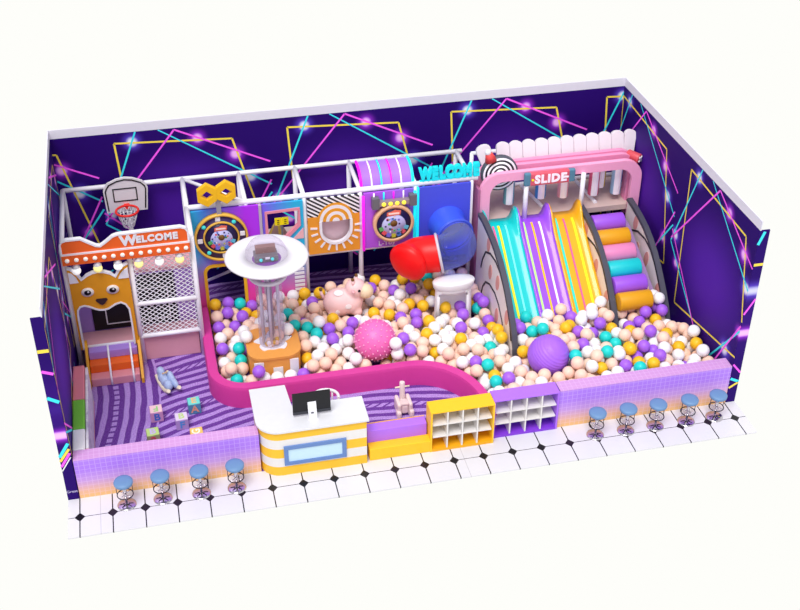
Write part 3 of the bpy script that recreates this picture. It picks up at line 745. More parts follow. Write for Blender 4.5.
# ------------------------------------------------------------------ pink cow hopper
t = thing('cow_hopper', 'pink inflatable cow hopper with white spots and cream muzzle, sunk in the balls', 'hopper toy', (5.86, 4.5, .2))
CP = C('cow_pink', (246, 206, 206), .45); CC = C('cow_cream', (236, 214, 180), .45); CB = C('cow_brown', (110, 74, 30), .5); CW = C('cow_spot_white', (246, 238, 240), .5)
def remesh(b, name, par, vox=.03):
    o = b.done(name, par); m = o.modifiers.new('skin', 'REMESH'); m.mode = 'VOXEL'; m.voxel_size = vox; m.use_smooth_shade = True
    s = o.modifiers.new('soft', 'SMOOTH'); s.iterations = 6; return o
b = B()
b.ball((5.76, 4.52, .68), .34, CP, (1.12, .95, .95)); b.ball((5.98, 4.5, .68), .31, CP, (1.0, .95, .95)); b.ball((6.08, 4.5, .86), .2, CP); b.ball((6.12, 4.48, 1.02), .235, CP, (1.02, .95, 1))
for x, y in ((5.58, 4.32), (5.58, 4.7), (6.12, 4.32), (6.12, 4.68)): b.ball((x, y, .5), .12, CP, (1, 1, 1.0))
remesh(b, 'body', t)
B().ball((6.33, 4.38, .98), .18, CC, (.95, 1.0, .95), rot=Euler((0, .3, -.4)).to_matrix()).done('muzzle', t)
for dx, dy in ((-.05, -.1), (.06, .07)):
    h = B().cyl((6.1+dx, 4.48+dy, 1.15), (6.09+dx, 4.48+dy, 1.3), .04, CP, 12, r2=.03).done('horn', t)
    B().ball((6.09+dx, 4.48+dy, 1.31), .04, CB, u=12, v=8).done('horn_tip', h)
for s in (-1, 1): B().ball((6.02, 4.46+.2*s, 1.08), .06, LPINK, (.7, 1.3, .6), u=12, v=8).done('ear', t)
B().ball((6.16, 4.255, 1.08), .032, BLACK, u=10, v=8).done('eye', t); B().ball((6.27, 4.6, 1.1), .03, BLACK, u=10, v=8).done('eye', t)
tl = B().tube([(5.42, 4.55, .8), (5.36, 4.56, .92), (5.35, 4.56, 1.02)], [.04, .032, .028], CP, 10).done('tail', t)
B().ball((5.35, 4.56, 1.04), .042, CB, u=12, v=8).done('tail_tuft', tl)
for c, r, n_ in (((5.72, 4.42, .985), .11, (0, -.25, 1)), ((5.9, 4.205, .73), .075, (0, -1, .1)), ((5.66, 4.215, .62), .06, (0, -1, 0))):
    q = Vector(n_).to_track_quat('Z', 'Y').to_matrix()
    B().ball(c, r, CW, (1, .85, .12), u=16, v=8, rot=q).done('spot', t)
t.location.z -= .10
# ------------------------------------------------------------------ white arched stand in the pit
t = thing('arched_stand', 'white round stand with arched openings standing in the ball pit by the slide', 'stand', (8.16, 3.78, 0))
SX, SY = 8.16, 3.74
b = B(); mi = b.mi(SOFTW); n = 48; zs = [.0, .25, .5, .7, .78, .85, .92, 1.0, 1.06, 1.18]
def openz(a):
    d = abs((math.degrees(a)-262+180) % 360-180)
    return 0 if d >= 66 else 1.06-.2*max(0, (d-48)/18)**2
gr = {}
for k in range(n):
    a = 2*PI*k/n; oz = openz(a)
    for j, z in enumerate(zs):
        zz = max(z, oz) if oz else z
        r = .43-.02*z
        gr[k, j] = (b.bm.verts.new((SX+r*math.cos(a), SY+r*.5*math.sin(a), zz)), zz)
for k in range(n):
    for j in range(len(zs)-1):
        q = [gr[k, j], gr[(k+1) % n, j], gr[(k+1) % n, j+1], gr[k, j+1]]
        if abs(q[0][1]-q[3][1]) < 1e-6 and abs(q[1][1]-q[2][1]) < 1e-6: continue
        b.face([v[0] for v in q], mi, True)
bmesh.ops.remove_doubles(b.bm, verts=b.bm.verts[:], dist=1e-5)
loose = [v for v in b.bm.verts if not v.link_faces]
bmesh.ops.delete(b.bm, geom=loose, context='VERTS')
o = b.done('arched_body', t, recalc=False); md = o.modifiers.new('wall', 'SOLIDIFY'); md.thickness = .07
B().lathe([(.0, 1.14), (.41, 1.14), (.45, 1.17), (.475, 1.30), (.46, 1.33), (.3, 1.345), (0, 1.35)], (0, 0, 0), SOFTW, 48).squash(.5, (SX, SY, 0)).done('top_rim', t)
# ------------------------------------------------------------------ carpet toys
def letter_cube(x, y, rot, side, top, front_t, top_t, fcol, tcol, label, top_rot=0):  # light from above painted in: each cube's colour, shaded on sides, lit on top
    t = thing('letter_cube', label, 'toy cube', (x, y, 0), 'letter cubes on the carpet'); h = .125
    o = B().box(x-h, x+h, y-h, y+h, 0, 2*h, C(side[0], side[1], .5)).done('cube_body', t, bevel=.012)
    B().box(x-h+.008, x+h-.008, y-h+.008, y+h-.008, 2*h-.002, 2*h+.003, C(top[0], top[1], .5)).done('top_face', t)  # thin plate carrying the lit tone of the cube colour
    put_text(front_t, .23, C('ink_'+fcol[0], fcol[1], .5), (x, y-h-.002, h), t, depth=.006, bold=.006, name='letter')
    put_text(top_t, .22, C('ink_'+tcol[0], tcol[1], .5), (x, y, 2*h+.004), t, rot=(0, 0, top_rot), depth=.006, bold=.006, name='letter')
    t.rotation_euler = (0, 0, rot)
letter_cube(1.54, 2.03, .06, ('cube_rose_shade', (206, 150, 190)), ('cube_rose_lit', (240, 202, 212)), 'B', 'F', ('blue', (70, 110, 196)), ('green', (150, 210, 130)), 'rose letter cube with a blue B on its front', PI/2*.0+PI)
letter_cube(2.30, 2.12, .06, ('cube_teal_shade', (84, 142, 176)), ('cube_teal_lit', (112, 214, 206)), 'A', 'E', ('peach', (232, 160, 130)), ('apricot', (236, 186, 130)), 'teal letter cube with a peach A on its front')
letter_cube(2.02, 1.68, .05, ('cube_lilac_shade', (178, 150, 206)), ('cube_lilac_lit', (222, 206, 236)), 'F', 'B', ('cyanblue', (86, 150, 216)), ('sage', (190, 214, 140)), 'lilac letter cube with a light blue F on its front')
letter_cube(1.44, 1.33, .08, ('cube_olive_shade', (148, 150, 106)), ('cube_olive_lit', (184, 214, 130)), '2', 'B', ('red', (206, 60, 90)), ('lavender', (196, 180, 230)), 'olive green letter cube nearest the soft blocks')
letter_cube(2.28, 1.15, .05, ('cube_amber_shade', (226, 170, 84)), ('cube_amber_lit', (246, 200, 108)), 'G', 'G', ('white1', (250, 240, 220)), ('white2', (252, 244, 226)), 'amber letter cube half hidden behind the mosaic front wall', PI/2)
BL = C('toy_blue', (170, 188, 226), .45); CR = C('toy_cream', (238, 226, 200), .5)
t = thing('rocking_toy', 'pale blue rocking seat on cream runners lying on the carpet', 'rocking toy', (1.8, 3.1, 0))
for s, L in ((-1, 0), (1, 0)):
    B().tube([(1.8+.16*s, 3.1+y, .05+.16*abs(y/.42)**2.2) for y in [k*.07-.42 for k in range(13)]], [.05, .055]+[.06]*9+[.055, .05], CR, 12).done('runner', t)
b = B()
for y, z, r in ((.22, .22, .15), (.3, .36, .13), (.05, .17, .14), (-.16, .2, .14), (.1, .2, .14)): b.ball((1.74, 3.1+y, z), r, BL, (.9, 1.1, 1), u=16, v=10)
remesh(b, 'seat_shell', t, .022)
b = B()
for y, z, r in ((.12, .26, .12), (.0, .2, .13), (-.16, .19, .12), (-.24, .2, .1)): b.ball((1.93, 3.1+y, z), r, BL, (.8, 1.1, 1.1), u=16, v=10)
remesh(b, 'side_shell', t, .022)
B().cyl((1.7, 3.2, .42), (1.86, 3.2, .42), .02, C('toy_tan', (206, 176, 140)), 8).done('handle', t)
t.rotation_euler = (0, 0, .35); t.scale = (.74, .78, .8); t.location = (1.83, 3.0, 0)
RP = C('ride_on_pink', (232, 212, 212), .45)
t = thing('ride_on_toy', 'pale pink ride-on toy with upright handlebar on the carpet behind the bench', 'ride-on toy', (6.45, 1.12, 0))
B().cyl((6.45, 1.26, .12), (6.45, 1.3, .66), .06, RP, 14, r2=.055).done('steering_post', t, bevel=.015)
B().cyl((6.30, 1.29, .54), (6.60, 1.29, .54), .018, CR, 10).done('handlebar', t)
B().box(6.38, 6.52, 1.0, 1.3, .06, .28, RP).done('body', t, bevel=.04)
B().box(6.36, 6.54, 1.0, 1.16, .26, .33, C('ride_on_seat', (222, 198, 200), .45)).done('seat', t, bevel=.03)
for s in (-1, 1):
    B().box(6.45+.115*s-.045, 6.45+.115*s+.045, .98, 1.36, .0, .32, RP).done('side_rocker', t, bevel=.045)
    B().box(6.45+.13*s-.05, 6.45+.13*s+.05, .92, 1.1, .0, .17, RP).done('foot', t, bevel=.04)
# ------------------------------------------------------------------ triple slide with roller stair
sl = thing('triple_slide', 'wide three-lane slide in teal, purple and yellow with striped lanes', 'slide', (10.3, 3.6, 0))
base = [(5.2, 1.86), (5.0, 1.87), (4.86, 1.86), (4.72, 1.80), (4.55, 1.69)]
prof = base+[(4.55-k*.2, 1.69-k*.146) for k in range(1, 9)]+[(2.78, .41), (2.62, .33), (2.5, .28), (2.36, .26)]
def lane(x0, x1, m, stripes, name):
    b = B(); mi = b.mi(m); n = 14; rows = []
    for y, z in prof:
        tt_ = max(0.0, min(1.0, (y-4.55)/.45))
        lip = .05+.30*tt_*tt_*(3-2*tt_)*(1 if y < 5.1 else .8)
        row = []
        for k in range(n+1):
            s = k/n; e = max(0, 1-min(s, 1-s)/.2)
            row.append(b.bm.verts.new((x0+(x1-x0)*s, y, z+lip*e*e*(3-2*e))))
        row = [b.bm.verts.new((x0, y, z-.22))]+row+[b.bm.verts.new((x1, y, z-.22))]
        rows.append(row)
    for r0, r1 in zip(rows, rows[1:]):
        for k in range(len(r0)-1): b.face([r0[k], r0[k+1], r1[k+1], r1[k]], mi, True)
        b.face([r0[-1], r0[0], r1[0], r1[-1]], mi)
    b.face(rows[0], mi); b.face(rows[-1][::-1], mi)
    o = b.done(name, sl)
    for s, sm, w in stripes:
        q = B(); k2 = q.mi(sm); prev = None
        for y, z in prof[2:]:
            tt_ = max(0.0, min(1.0, (y-4.55)/.45)); e = max(0, 1-min(s, 1-s)/.2)
            zz = z+(.05+.30*tt_*tt_*(3-2*tt_))*e*e*(3-2*e); x = x0+(x1-x0)*s
            cur = [q.bm.verts.new((x-w, y, zz+.004)), q.bm.verts.new((x-w, y-.006, zz+.016)), q.bm.verts.new((x+w, y-.006, zz+.016)), q.bm.verts.new((x+w, y, zz+.004))]
            if prev:
                for j in range(3): q.face([prev[j], prev[j+1], cur[j+1], cur[j]], k2)
            prev = cur
        q.done('stripe', o, recalc=True)
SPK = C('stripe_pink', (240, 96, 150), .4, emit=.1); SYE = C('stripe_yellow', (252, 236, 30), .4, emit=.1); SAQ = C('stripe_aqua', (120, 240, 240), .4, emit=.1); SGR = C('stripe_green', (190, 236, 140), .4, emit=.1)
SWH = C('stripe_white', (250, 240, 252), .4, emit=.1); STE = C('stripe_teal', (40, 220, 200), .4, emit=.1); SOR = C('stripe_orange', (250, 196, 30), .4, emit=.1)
lane(9.17, 9.93, C('lane_teal', (10, 206, 206), .28, coat=.3), ((.24, SPK, .02), (.4, SYE, .026), (.62, SAQ, .02)), 'teal_lane')
lane(9.94, 10.69, C('lane_purple', (160, 84, 240), .28, coat=.3), ((.16, SGR, .024), (.42, SOR, .022), (.66, SWH, .022)), 'purple_lane')
lane(10.70, 11.44, C('lane_yellow', (240, 176, 26), .28, coat=.3), ((.16, STE, .026), (.42, SPK, .02), (.7, SYE, .028)), 'yellow_lane')
stairs = thing('roller_stair', 'soft stair of six coloured rollers climbing beside the slide', 'stair', (12.1, 3.5, 0))
for k, m in enumerate((PURP, MUST, C('roller_pink', (228, 136, 186), .4), TEAL, PURP, MUST)):
    y, z = 4.58-.376*k, 1.80-.178*k
    B().cyl((11.6, y, z), (12.36, y, z), .205, m, 28).done('roller', stairs, bevel=.03)
B().prism([(5.0, 0), (5.0, 1.62), (4.7, 1.6), (2.72, .7), (2.72, 0)], 'YZ', 11.6, 12.6, C('stair_core', (150, 120, 170))).done('core', stairs)
PLATE = C('panel_cream', (246, 236, 232), .5); EDGE = C('panel_edge', (74, 74, 88), .5); OVAL = C('oval_pink', (226, 160, 152), .5); INK = C('outline_ink', (44, 40, 50), .5)
def curve_L(sh):
    p = [(5.0, 2.11), (4.7, 2.13), (4.35, 2.09), (4.0, 2.03), (3.7, 1.95), (3.4, 1.82), (3.1, 1.64), (2.85, 1.44), (2.62, 1.22), (2.42, 1.0), (2.24, .76), (2.1, .5), (2.02, .25), (1.99, 0)]
    return [(y, z+sh*min(1, z/1.2)) for y, z in p]
def side_panel(x0, x1, dy, sh, label):
    t = thing('slide_side_panel', label, 'side panel', ((x0+x1)/2, 3.4+dy, 0), 'scalloped side panels of the slide')
    c = [(y+dy, z) for y, z in curve_L(sh)]
    c = [(min(y, 5.12), z) for y, z in c]
    B().prism(c+[(c[0][0], 0)], 'YZ', x0+.012, x1-.012, PLATE).done('plate', t)
    b = B(); n = len(c)
    for k in range(n-1):
        (ya, za), (yb, zb) = c[k], c[k+1]
        d = Vector((yb-ya, zb-za)).normalized(); nn = Vector((d.y, -d.x))
        def off(p, q, w):
            a = c[max(0, k-1+q)]; e = c[min(n-1, k+1+q)]; dd = Vector((e[0]-a[0], e[1]-a[1])).normalized(); return (p[0]+dd.y*w, p[1]-dd.x*w)
        pa, pb = c[k], c[k+1]
        b.prism([off(pa, 0, -.015), off(pb, 1, -.015), off(pb, 1, .075), off(pa, 0, .075)], 'YZ', x0, x1, EDGE)
    b.done('edge_strip', t, recalc=True)
    for xs in ((x0, x0+.014), (x1-.014, x1)):
        for path in ([(4.6, 1.0), (4.5, 1.28), (4.3, 1.58), (3.96, 1.74), (3.55, 1.78), (3.22, 1.7), (2.9, 1.5), (2.6, 1.22), (2.4, .95), (2.24, .6)],
                     [(4.5, .3), (4.4, .6), (4.2, .85), (3.9, .98), (3.5, 1.0), (3.2, .9), (2.9, .66), (2.72, .38), (2.65, .15)]):
            ribbon([(y+dy, max(.02, z+sh*min(1, z/1.2))) for y, z in path], .022, xs[0], xs[1], INK, 'YZ').done('scallop_line', t, recalc=False)
        for cy, cz in ((4.12+dy, 1.88+sh), (3.36+dy, 1.36+sh), (2.62+dy, .95+sh*.7), (3.9+dy, 1.3+sh), (3.3+dy, .55)):
            b = B(); o = [(cy+.11*math.cos(2*PI*k/18)-.07*math.sin(2*PI*k/18)*.5, cz+.2*math.sin(2*PI*k/18)) for k in range(18)]
            b.prism(o, 'YZ', xs[0]+.002, xs[1]-.002, OVAL); b.done('oval_spot', t)
side_panel(9.03, 9.15, 0, 0, 'scalloped cream side panel with pink ovals, on the teal lane side')
side_panel(11.46, 11.58, .42, -.16, 'scalloped cream side panel with pink ovals, between yellow lane and roller stair')
side_panel(12.66, 12.78, .42, -.14, 'scalloped cream side panel with pink ovals, between roller stair and violet wall')
# platform and canopy
cn = thing('slide_house', 'pink arched slide house with white scalloped cushions along its roof', 'slide house', (11, 5.6, 0))
B().box(9.12, 12.92, 5.22, 6.62, 1.72, 1.85, C('platform_tan', (206, 182, 176), .6)).done('platform', cn)
for p, q in (((9.15, 6.6, 1.9), (12.92, 6.6, 1.9)), ((12.9, 5.25, 1.9), (12.9, 6.6, 1.9)), ((10.55, 6.6, 1.87), (10.75, 5.4, 1.87)), ((11.9, 6.6, 1.87), (12.0, 5.4, 1.87))): B().cyl(p, q, .045, PIPE, 10).done('floor_rail', cn)
for x, y in ((9.15, 6.6), (12.9, 6.6), (11, 6.6)): B().cyl((x, y, 0), (x, y, 1.9), .05, PIPE, 10).done('support_post', cn)
for x, y in ((10.16, 5.08), (11.5, 5.08)): B().cyl((x, y, 1.8), (x, y, 2.86), .055, PIPE, 12).done('pillar', cn)
B().box(9.05, 9.1, 5.1, 6.6, 0, 2.7, C('side_wall_mauve', (176, 104, 148), .5)).done('side_wall', cn)
PA = [C('arch_pink', (250, 170, 208), .4), C('arch_pink_mid', (242, 154, 196), .4), C('arch_pink_deep', (236, 146, 188), .4)]
def arch_path(xa, xb, zt, r, zl, zr):
    return [(xa, zl)]+arc(xa+r, zt-r, r, r, 180, 90, 8)+arc(xb-r, zt-r, r, r, 90, 0, 8)+[(xb, zr)]
for k in range(3):
    y0 = (5.13, 5.39, 5.52)[k]; g_ = .0+.035*k
    o = arch_path(9.10-g_*.4, 12.95, 3.04+g_, .46, 0, 1.5); i = arch_path(9.34, 12.71, 2.82+g_, .32, 0, 1.5)
    B().prism(o+i[::-1], 'XZ', y0, y0+.12, PA[k]).done('arch', cn, bevel=.03)
cw = C('cushion_white', (236, 228, 236), .55)
def cushion(x0, x1, name='roof_cushion', tilt=0.0, taper=0.0):
    w = (x1-x0)/2; cx = (x0+x1)/2
    b = B()
    o = [(-w*.98, 0), (-w*(1.0+taper), .44)]+[(w*(1.0+taper)*math.cos(a), .52+.11*math.sin(a)) for a in [PI-k*PI/8 for k in range(9)]]+[(w*(1.0+taper), .44), (w*.98, 0)]
    b.prism(o, 'XZ', -.055, .055, cw)
    bmesh.ops.transform(b.bm, matrix=Matrix.Translation((cx, 5.72, 2.82)) @ Matrix.Rotation(tilt, 4, 'Y') @ Matrix.Rotation(-.32, 4, 'X'), verts=b.bm.verts[:])
    ob = b.done(name, cn, bevel=.035); ob.modifiers['edge'].segments = 3
    return ob
edges = [9.66+.305*k for k in range(11)]
for a, c_ in zip(edges, edges[1:]): cushion(a+.004, c_-.004)
cushion(9.36, 9.66, tilt=-.32, taper=.12); cushion(12.68, 12.93, tilt=.14, taper=.12)
B().cyl((9.1, 5.96, 3.18), (12.9, 5.96, 3.18), .045, PIPE, 10).done('roof_rail', cn)
B().cyl((9.1, 5.55, 2.93), (12.92, 5.55, 2.93), .04, PIPE, 10).done('roof_rail', cn)
for x in (9.12, 12.92):
    B().cyl((x, 5.96, 1.8), (x, 5.96, 3.18), .045, PIPE, 10).done('roof_post', cn)
# SLIDE sign
t = thing('slide_sign', 'coral SLIDE sign with slate ends on the front of the pink arch', 'sign', (10.68, 5.05, 2.77))
B().box(10.22, 11.14, 5.0, 5.12, 2.71, 3.02, C('sign_coral', (222, 92, 112), .45)).done('board', t, bevel=.03)
for x0 in (10.09, 11.12): B().box(x0, x0+.16, 5.01, 5.12, 2.71, 3.02, C('sign_slate', (86, 134, 160), .45)).done('end_cap', t, bevel=.03)
put_text('SLIDE', .27, SWH, (10.69, 4.995, 2.865), t, depth=.02, bold=.014, spacing=1.15, name='lettering', sx=1.0)
for x, m in ((10.27, SYE), (11.09, SWH)): B().lathe([(0, 0), (.028, 0), (.028, .012), (0, .012)], (x, 5.0, 2.865), m, 12, 'Y').done('dot', t)
# target badge with party hat
t = thing('target_badge', 'black and white target badge wearing a red hat on the pink arch', 'badge', (9.5, 5.36, 2.58))
BX, BZ = 9.58, 2.97
B().lathe([(0, 0), (.42, 0), (.42, .11), (0, .11)], (BX, 5.38, BZ), C('badge_slate', (84, 88, 100), .45), 48, 'Y').done('rim_plate', t)
for k in range(8):
    r = .385-.046*k
    B().lathe([(0, 0), (r, 0), (r, .006), (0, .006)], (BX, 5.27-.003*k, BZ), SWH if k % 2 == 0 else C('badge_black', (34, 32, 40), .45), 40, 'Y').done('target_ring', t)
h = B().cyl((BX-.2, 5.33, BZ+.32), (BX-.26, 5.33, BZ+.50), .14, C('hat_red', (222, 72, 72), .45), 20, r2=.075).done('hat', t)
B().ball((BX-.28, 5.33, BZ+.53), .075, WHITE, u=14, v=10).done('pompom', h)
# candy roll on the right corner
t = thing('candy_roll', 'red roll with a white cross on its end at the corner of the slide roof', 'roll', (12.78, 5.4, 2.85))
B().cyl((12.72, 5.55, 2.98), (12.93, 5.30, 2.95), .115, C('candy_red', (214, 80, 92), .4), 24).done('roll', t, bevel=.02)
d = (Vector((12.93, 5.30, 2.95))-Vector((12.72, 5.55, 2.98))).normalized()
for rr in (PI/4, -PI/4):
    b = B().box(-.085, .085, -.022, .022, 0, .02, WHITE)
    bmesh.ops.transform(b.bm, matrix=Matrix.Translation(Vector((12.93, 5.30, 2.95))) @ d.to_track_quat('Z', 'Y').to_matrix().to_4x4() @ Matrix.Rotation(rr, 4, 'Z'), verts=b.bm.verts[:])
    b.done('cross_bar', t)
# hanging rolls
hc = [C('roll_teal', (116, 176, 190)), C('roll_blue', (70, 150, 226)), C('roll_rose', (238, 170, 190)), C('roll_coral', (224, 100, 140)), C('roll_gold', (222, 190, 60)), C('roll_sky', (150, 190, 222))]
nm_ = ['teal and white', 'bright blue and white', 'rose pink and white', 'coral and white', 'gold and white', 'sky blue and white']
for k, (x, y, z) in enumerate(((9.9, 5.5, 2.06), (10.66, 5.5, 2.12), (11.2, 5.5, 2.08), (11.95, 5.5, 2.05), (12.2, 5.75, 2.1), (12.5, 5.5, 2.02))):
    t = thing('hanging_roll', nm_[k]+' padded roll hanging inside the slide house', 'hanging roll', (x, y, z), 'padded rolls hanging in the slide house')
    b = B(); n = 24; r = .125; zt = 2.86
    a0 = [b.bm.verts.new((x+r*math.cos(2*PI*j/n), y+r*math.sin(2*PI*j/n), z)) for j in range(n)]; a1 = [b.bm.verts.new((v.co.x, v.co.y, zt)) for v in a0]
    for j in range(n): b.face([a0[j], a0[(j+1) % n], a1[(j+1) % n], a1[j]], b.mi(hc[k] if (j//5) % 2 == 0 else SWH), True)
    b.face(a0[::-1], b.mi(SWH)); b.face(a1, b.mi(SWH)); b.done('roll', t, bevel=.02)
    B().cyl((x, y, zt), (x, y+(.0 if y < 5.6 else -.2), 2.95), .015, GREY, 8).done('cord', t)
# ------------------------------------------------------------------ reception counter
ct = thing('reception_counter', 'yellow and white striped reception counter with white top and blue framed sign', 'counter', (4.4, .3, 0))
def lshape(o):
    r = .38+o
    return [(5.42+o, -.20-o)]+[(5.42+o, .44+o), (4.06+o, .44+o), (4.02+o, 1.1+o), (3.41-o, 1.1+o)]+arc(3.41+.38, -.20+.38, r, r, 180, 270, 10)
SY = C('stripe_sun_yellow', (246, 192, 46), .4); SW = C('stripe_white_lacquer', (228, 225, 224), .35)
b = B(); zz = [0, .215, .43, .65, .87, 1.06]
for k in range(5): b.prism(lshape(0)[::-1], 'XY', zz[k], zz[k+1], SY if k % 2 == 0 else SW)
b.done('striped_body', ct)
B().prism(lshape(.045)[::-1], 'XY', 1.062, 1.11, C('worktop_white', (220, 221, 226), .25)).done('worktop', ct, bevel=.012)
sp = B().prism([(3.83, .26), (5.02, .26), (5.02, .72), (3.83, .72)], 'XZ', -.235, -.2, C('sign_frame_blue', (100, 132, 190), .4), holes=[[(3.91, .34), (4.94, .34), (4.94, .64), (3.91, .64)]]).done('sign_frame', ct)
B().box(3.9, 4.95, -.215, -.2, .335, .645, C('sign_pane_blue', (196, 226, 242), .2)).done('sign_pane', sp)
# monitor
t = thing('computer_monitor', 'black-backed computer monitor on a white stand on the counter top', 'monitor', (4.44, .08, 1.11))
B().box(4.08, 4.80, .115, .15, 1.2, 1.66, C('monitor_black', (18, 18, 24), .3)).done('screen_back', t, bevel=.012)
B().box(4.1, 4.78, .15, .155, 1.23, 1.64, BLACK).done('screen', t)
B().box(4.08, 4.80, .108, .15, 1.17, 1.235, C('monitor_grey', (52, 54, 62), .3)).done('lower_bezel', t)
MW = C('monitor_stand_white', (230, 230, 238), .3)
s_ = B().prism([(-.02, 1.112), (.1, 1.44), (.115, 1.44), (.02, 1.112)], 'YZ', 4.36, 4.52, MW).done('stand', t)
B().box(4.41, 4.46, .015, .04, 1.235, 1.255, DARK).done('cable_slot', s_)
B().box(4.34, 4.54, -.05, .14, 1.11, 1.122, MW).done('foot', t)
# chair
t = thing('office_chair', 'white curved-back chair standing behind the striped counter', 'chair', (4.83, .98, 0))
b = B(); pts = [(4.83+.26*math.cos(math.radians(a)), .96+.24*math.sin(math.radians(a)), .9) for a in range(150, -330, -12) if False]
b.tube([(4.83+.26*math.cos(math.radians(a)), .98+.24*math.sin(math.radians(a)), .8) for a in range(-20, 201, 10)], .03, SOFTW, 10)
b.done('back_rail', t)
for a in (-15, 50, 130, 195): B().cyl((4.83+.26*math.cos(math.radians(a)), .98+.24*math.sin(math.radians(a)), .52), (4.83+.26*math.cos(math.radians(a)), .98+.24*math.sin(math.radians(a)), .8), .018, SOFTW, 8).done('back_spindle', t)
B().lathe([(0, .46), (.25, .46), (.27, .49), (.25, .53), (0, .53)], (4.83, .98, 0), SOFTW, 28).done('seat', t)
for sx, sy in ((1, 1), (-1, 1), (1, -1), (-1, -1)): B().cyl((4.83+.16*sx, .98+.16*sy, .47), (4.83+.22*sx, .98+.22*sy, 0), .02, SOFTW, 8).done('leg', t)
# bench
t = thing('step_bench', 'two-step bench with a yellow lower step and purple upper step beside the counter', 'bench', (6.05, .05, 0))
YB_ = C('bench_yellow', (248, 196, 38), .45); PB_ = C('bench_purple', (176, 114, 246), .45)
B().box(5.48, 6.70, -.16, .06, 0, .28, YB_).done('lower_step', t, bevel=.012)
B().box(5.48, 6.66, .06, .28, 0, .56, PB_).done('upper_step', t, bevel=.012)
B().box(5.48, 6.66, .28, .3, 0, .565, C('bench_trim', (240, 176, 110), .5)).done('back_strip', t)
# cubby shelves
def cubby(x0, x1, y0, y1, h, shell, inner, low, label):
    t = thing('cubby_shelf', label, 'shelf', ((x0+x1)/2, (y0+y1)/2, 0), 'open cubby shelves at the front')
    th = .035
    B().box(x0, x1, y0, y1, h-th, h, shell).done('top_board', t, bevel=.008)
    for x in (x0, x1-th): B().box(x, x+th, y0, y1, 0, h-th, shell).done('side_board', t)
    B().box(x0+th, x1-th, y0, y1, 0, .06, low).done('bottom_board', t)
    B().box(x0+th, x1-th, y1-.02, y1, .06, h-th, inner).done('back_board', t)
    B().box(x0+th, x1-th, y1-.03, y1-.02, .06, .06+(h-.12)/3-.01, low).done('lower_back', t)
    for k in (1, 2, 3):
        x = x0+th+(x1-x0-2*th)*k/4; B().box(x-.014, x+.014, y0+.004, y1-.031, .06, h-th, SW).done('divider', t)
    for k in (1, 2):
        z = .06+(h-th-.06)*k/3
        for c in range(4):
            xa = x0+th+(x1-x0-2*th)*c/4+.015; xb = x0+th+(x1-x0-2*th)*(c+1)/4-.015
            B().box(xa, xb, y0+.008, y1-.031, z-.012, z+.012, SW).done('shelf_board', t)
cubby(6.68, 7.96, -.17, .2, .98, C('cubby_yellow', (252, 196, 34), .4), C('cubby_cream', (244, 230, 206), .5), C('cubby_amber', (240, 170, 24), .45), 'yellow open cubby shelf with white dividers beside the bench')
cubby(7.98, 9.32, -.04, .3, .94, C('cubby_purple', (174, 112, 244), .4), C('cubby_lavender', (216, 204, 240), .5), C('cubby_violet', (130, 60, 212), .45), 'purple open cubby shelf with white dividers beside the mosaic wall')
# ------------------------------------------------------------------ bar stools
SB = C('stool_blue', (104, 140, 184), .45); SDARK = C('stool_dark', (40, 36, 52), .3, metal=.4)
def stool(x, y):
    t = thing('bar_stool', '', 'stool', (x, y, 0), 'blue stools along the mosaic front walls')
    B().lathe([(0, .585), (.17, .585), (.195, .6), (.2, .65), (.185, .675), (.12, .685), (0, .688)], (x, y, 0), SB, 32).done('seat', t)
    B().cyl((x, y, .03), (x, y, .59), .026, CHROME, 12).done('column', t)
    B().cyl((x, y, .33), (x, y, .46), .04, CHROME, 12).done('gas_sleeve', t)
    B().tube([(x+.165*math.cos(2*PI*k/32), y+.165*math.sin(2*PI*k/32), .3) for k in range(32)], .011, SDARK, 8, closed=True).done('foot_ring', t)
    for a in (0, PI): B().cyl((x+.165*math.cos(a), y+.165*math.sin(a), .3), (x+.165*math.cos(a), y+.165*math.sin(a), .6), .008, SDARK, 6).done('hanger_rod', t)
    for a in (PI*.25, PI*.75, PI*1.25, PI*1.75): B().cyl((x, y, .3), (x+.165*math.cos(a), y+.165*math.sin(a), .3), .008, CHROME, 6).done('spoke', t)
    bs_ = B().lathe([(0, 0), (.2, 0), (.2, .012), (.17, .025), (.05, .035), (0, .035)], (x, y, 0), CHROME, 32).done('base_disc', t)
    b = B()
    for k in range(5):
        a = PI+PI*k/4; b.tube([(x+q*math.cos(a), y+q*math.sin(a), .042-.016*(q/.15)) for q in (.04, .09, .14)], [.014, .012, .01], SDARK, 6)
    b.done('base_rib', t)
    t.scale = (.88, .88, .88)
    return t
s0 = None
lab = ['blue round bar stool nearest the outer corner and violet wall end', 'second blue round bar stool along the mosaic wall, counting from the outer corner', 'third blue round bar stool along the mosaic wall, next but one to the counter', 'blue round bar stool standing nearest the striped counter',
       'blue round bar stool standing nearest the purple cubby shelf', 'second blue round bar stool along the wall from the purple cubby', 'middle blue round bar stool of the five past the purple cubby', 'fourth blue round bar stool along the wall from the purple cubby', 'blue round bar stool at the far tip of the tiled apron']
for k, (x, y) in enumerate(((.86, -.36), (1.52, -.34), (2.23, -.36), (2.89, -.35), (10.01, -.38), (10.65, -.39), (11.28, -.39), (11.95, -.39), (12.57, -.38))):
    if s0 is None: q = s0 = stool(x, y)
    else: q = copy_tree(s0); q.location = (x, y, 0)
    q['label'] = lab[k]
